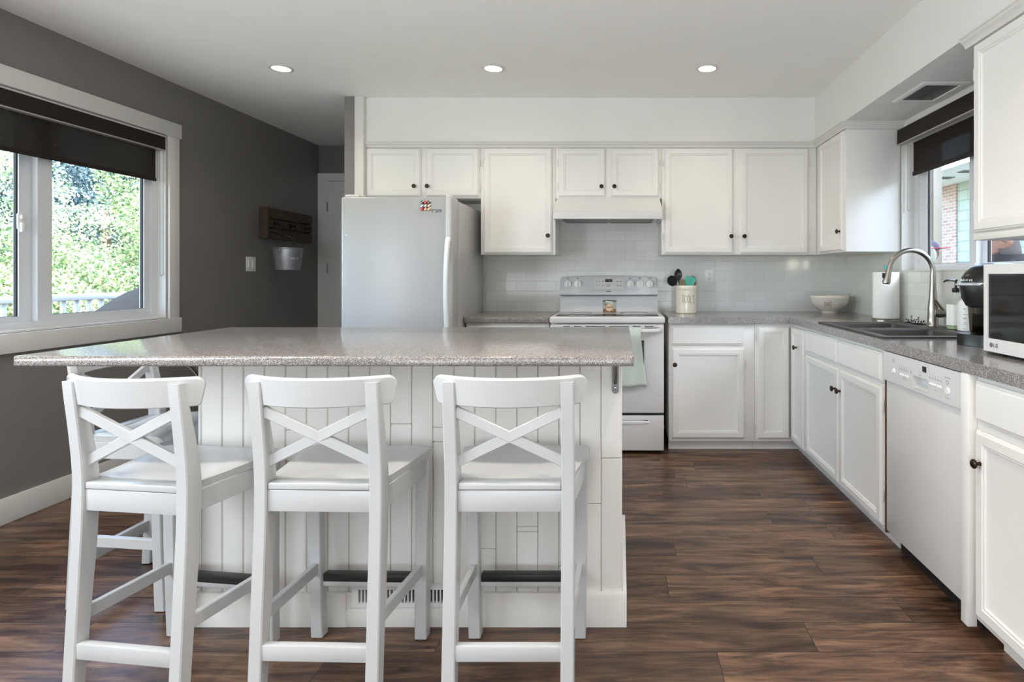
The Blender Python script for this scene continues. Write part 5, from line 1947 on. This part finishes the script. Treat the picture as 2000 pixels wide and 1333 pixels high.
def head_shell(k, zmin, grow, front):
    """cap or hair following the skull"""
    rings = []
    N = 9
    for i in range(N + 1):
        a = (PI / 2) * i / N
        r = math.cos(a)
        z = zmin + (1.706 + grow - zmin) * math.sin(a)
        rings.append([((.012 + (.094 + grow) * max(r, .01) ** .75 * math.cos(2 * PI * j / 24)) * k, (.079 + grow) * max(r, .01) ** .75 * math.sin(2 * PI * j / 24) * k, z * k) for j in range(24)])
    return MB().loft(rings)


# figure in a cap on the patio, looking along the house
t, b, k = person('person', 'person in a navy cap with red brim standing on the patio in profile', 2.635, 4.92, math.radians(-29), -.25, 1.745, 'shirt_grey')
cp = head_shell(k, 1.632, .008, 0).build('cap', 'navy', t, world=False)
rings = []
for j in range(13):
    a = -PI / 2 + PI * j / 12
    ca, sa = math.cos(a), math.sin(a)
    inn = ((.012 + .098 * ca) * k, .085 * sa * k, 1.640 * k)
    out = ((.030 + .165 * ca ** .8) * k if ca > 0 else .03 * k, .085 * sa * k, (1.640 + .006 * ca) * k)
    rings.append([inn, out, (out[0], out[1], out[2] + .004), (inn[0], inn[1], inn[2] + .006)])
bo = MB().loft(rings).build('brim', 'cap_red', cp, world=False)
bo['label'] = 'red brim'
for s in (-1, 1):
    MB().lathe([(.0001, s * .050), (.031, s * .056), (.030, s * .082), (.018, s * .088), (.0001, s * .089)], 24, (.060 * k, 0, 1.582 * k), 'y', 1.0, 2.0).build('ear_cover', 'pale_oval', t, world=False)['label'] = 'pale oval covering the ear and cheek'
# figure close to the glass, looking the other way
t, b, k = person('person', 'person with short grey hair and glasses standing close outside the sink window', 2.435, 3.60, math.radians(147), -.25, 1.745, 'shirt_dark')
head_shell(k, 1.600, .002, 0)
hr = MB()
rings = []
for i in range(10):
    a = (PI / 2) * i / 9
    r = max(math.cos(a), .01) ** .75
    ring = []
    for j in range(28):
        b_ = 2 * PI * j / 28
        c_ = math.cos(b_)
        zmin = 1.525 + (.125 if c_ > .62 else (.125 * max(0, (c_ - .05) / .57)))
        z = zmin + (1.712 - zmin) * math.sin(a)
        ring.append(((.008 + .097 * r * c_) * k, .082 * r * math.sin(b_) * k, z * k))
    rings.append(ring)
hr.loft(rings).build('hair', 'hair', t, world=False)
mb = MB()
for s in (-1, 1):
    mb.tube([(.112 * k, (s * .036 + .024 * math.cos(2 * PI * j / 20)) * k, (1.622 + .019 * math.sin(2 * PI * j / 20)) * k) for j in range(20)], .0022, 6, loop=True)
    mb.tube([(.110 * k, s * .060 * k, 1.628 * k), (.02 * k, s * .086 * k, 1.630 * k), (-.01 * k, s * .086 * k, 1.618 * k)], .0018, 6)
mb.tube([(.114 * k, -.012 * k, 1.626 * k), (.118 * k, 0, 1.629 * k), (.114 * k, .012 * k, 1.626 * k)], .002, 6)
mb.build('glasses', 'black', t, world=False)
MB().lathe([(.120 * k, 1.40 * k), (.108 * k, 1.47 * k), (.100 * k, 1.545 * k), (.094 * k, 1.548 * k), (.088 * k, 1.47 * k)], 32, (-.012 * k, 0, 0), 'z', 1.0, 1.0).build('raised_collar', 'shirt_dark', t, world=False)
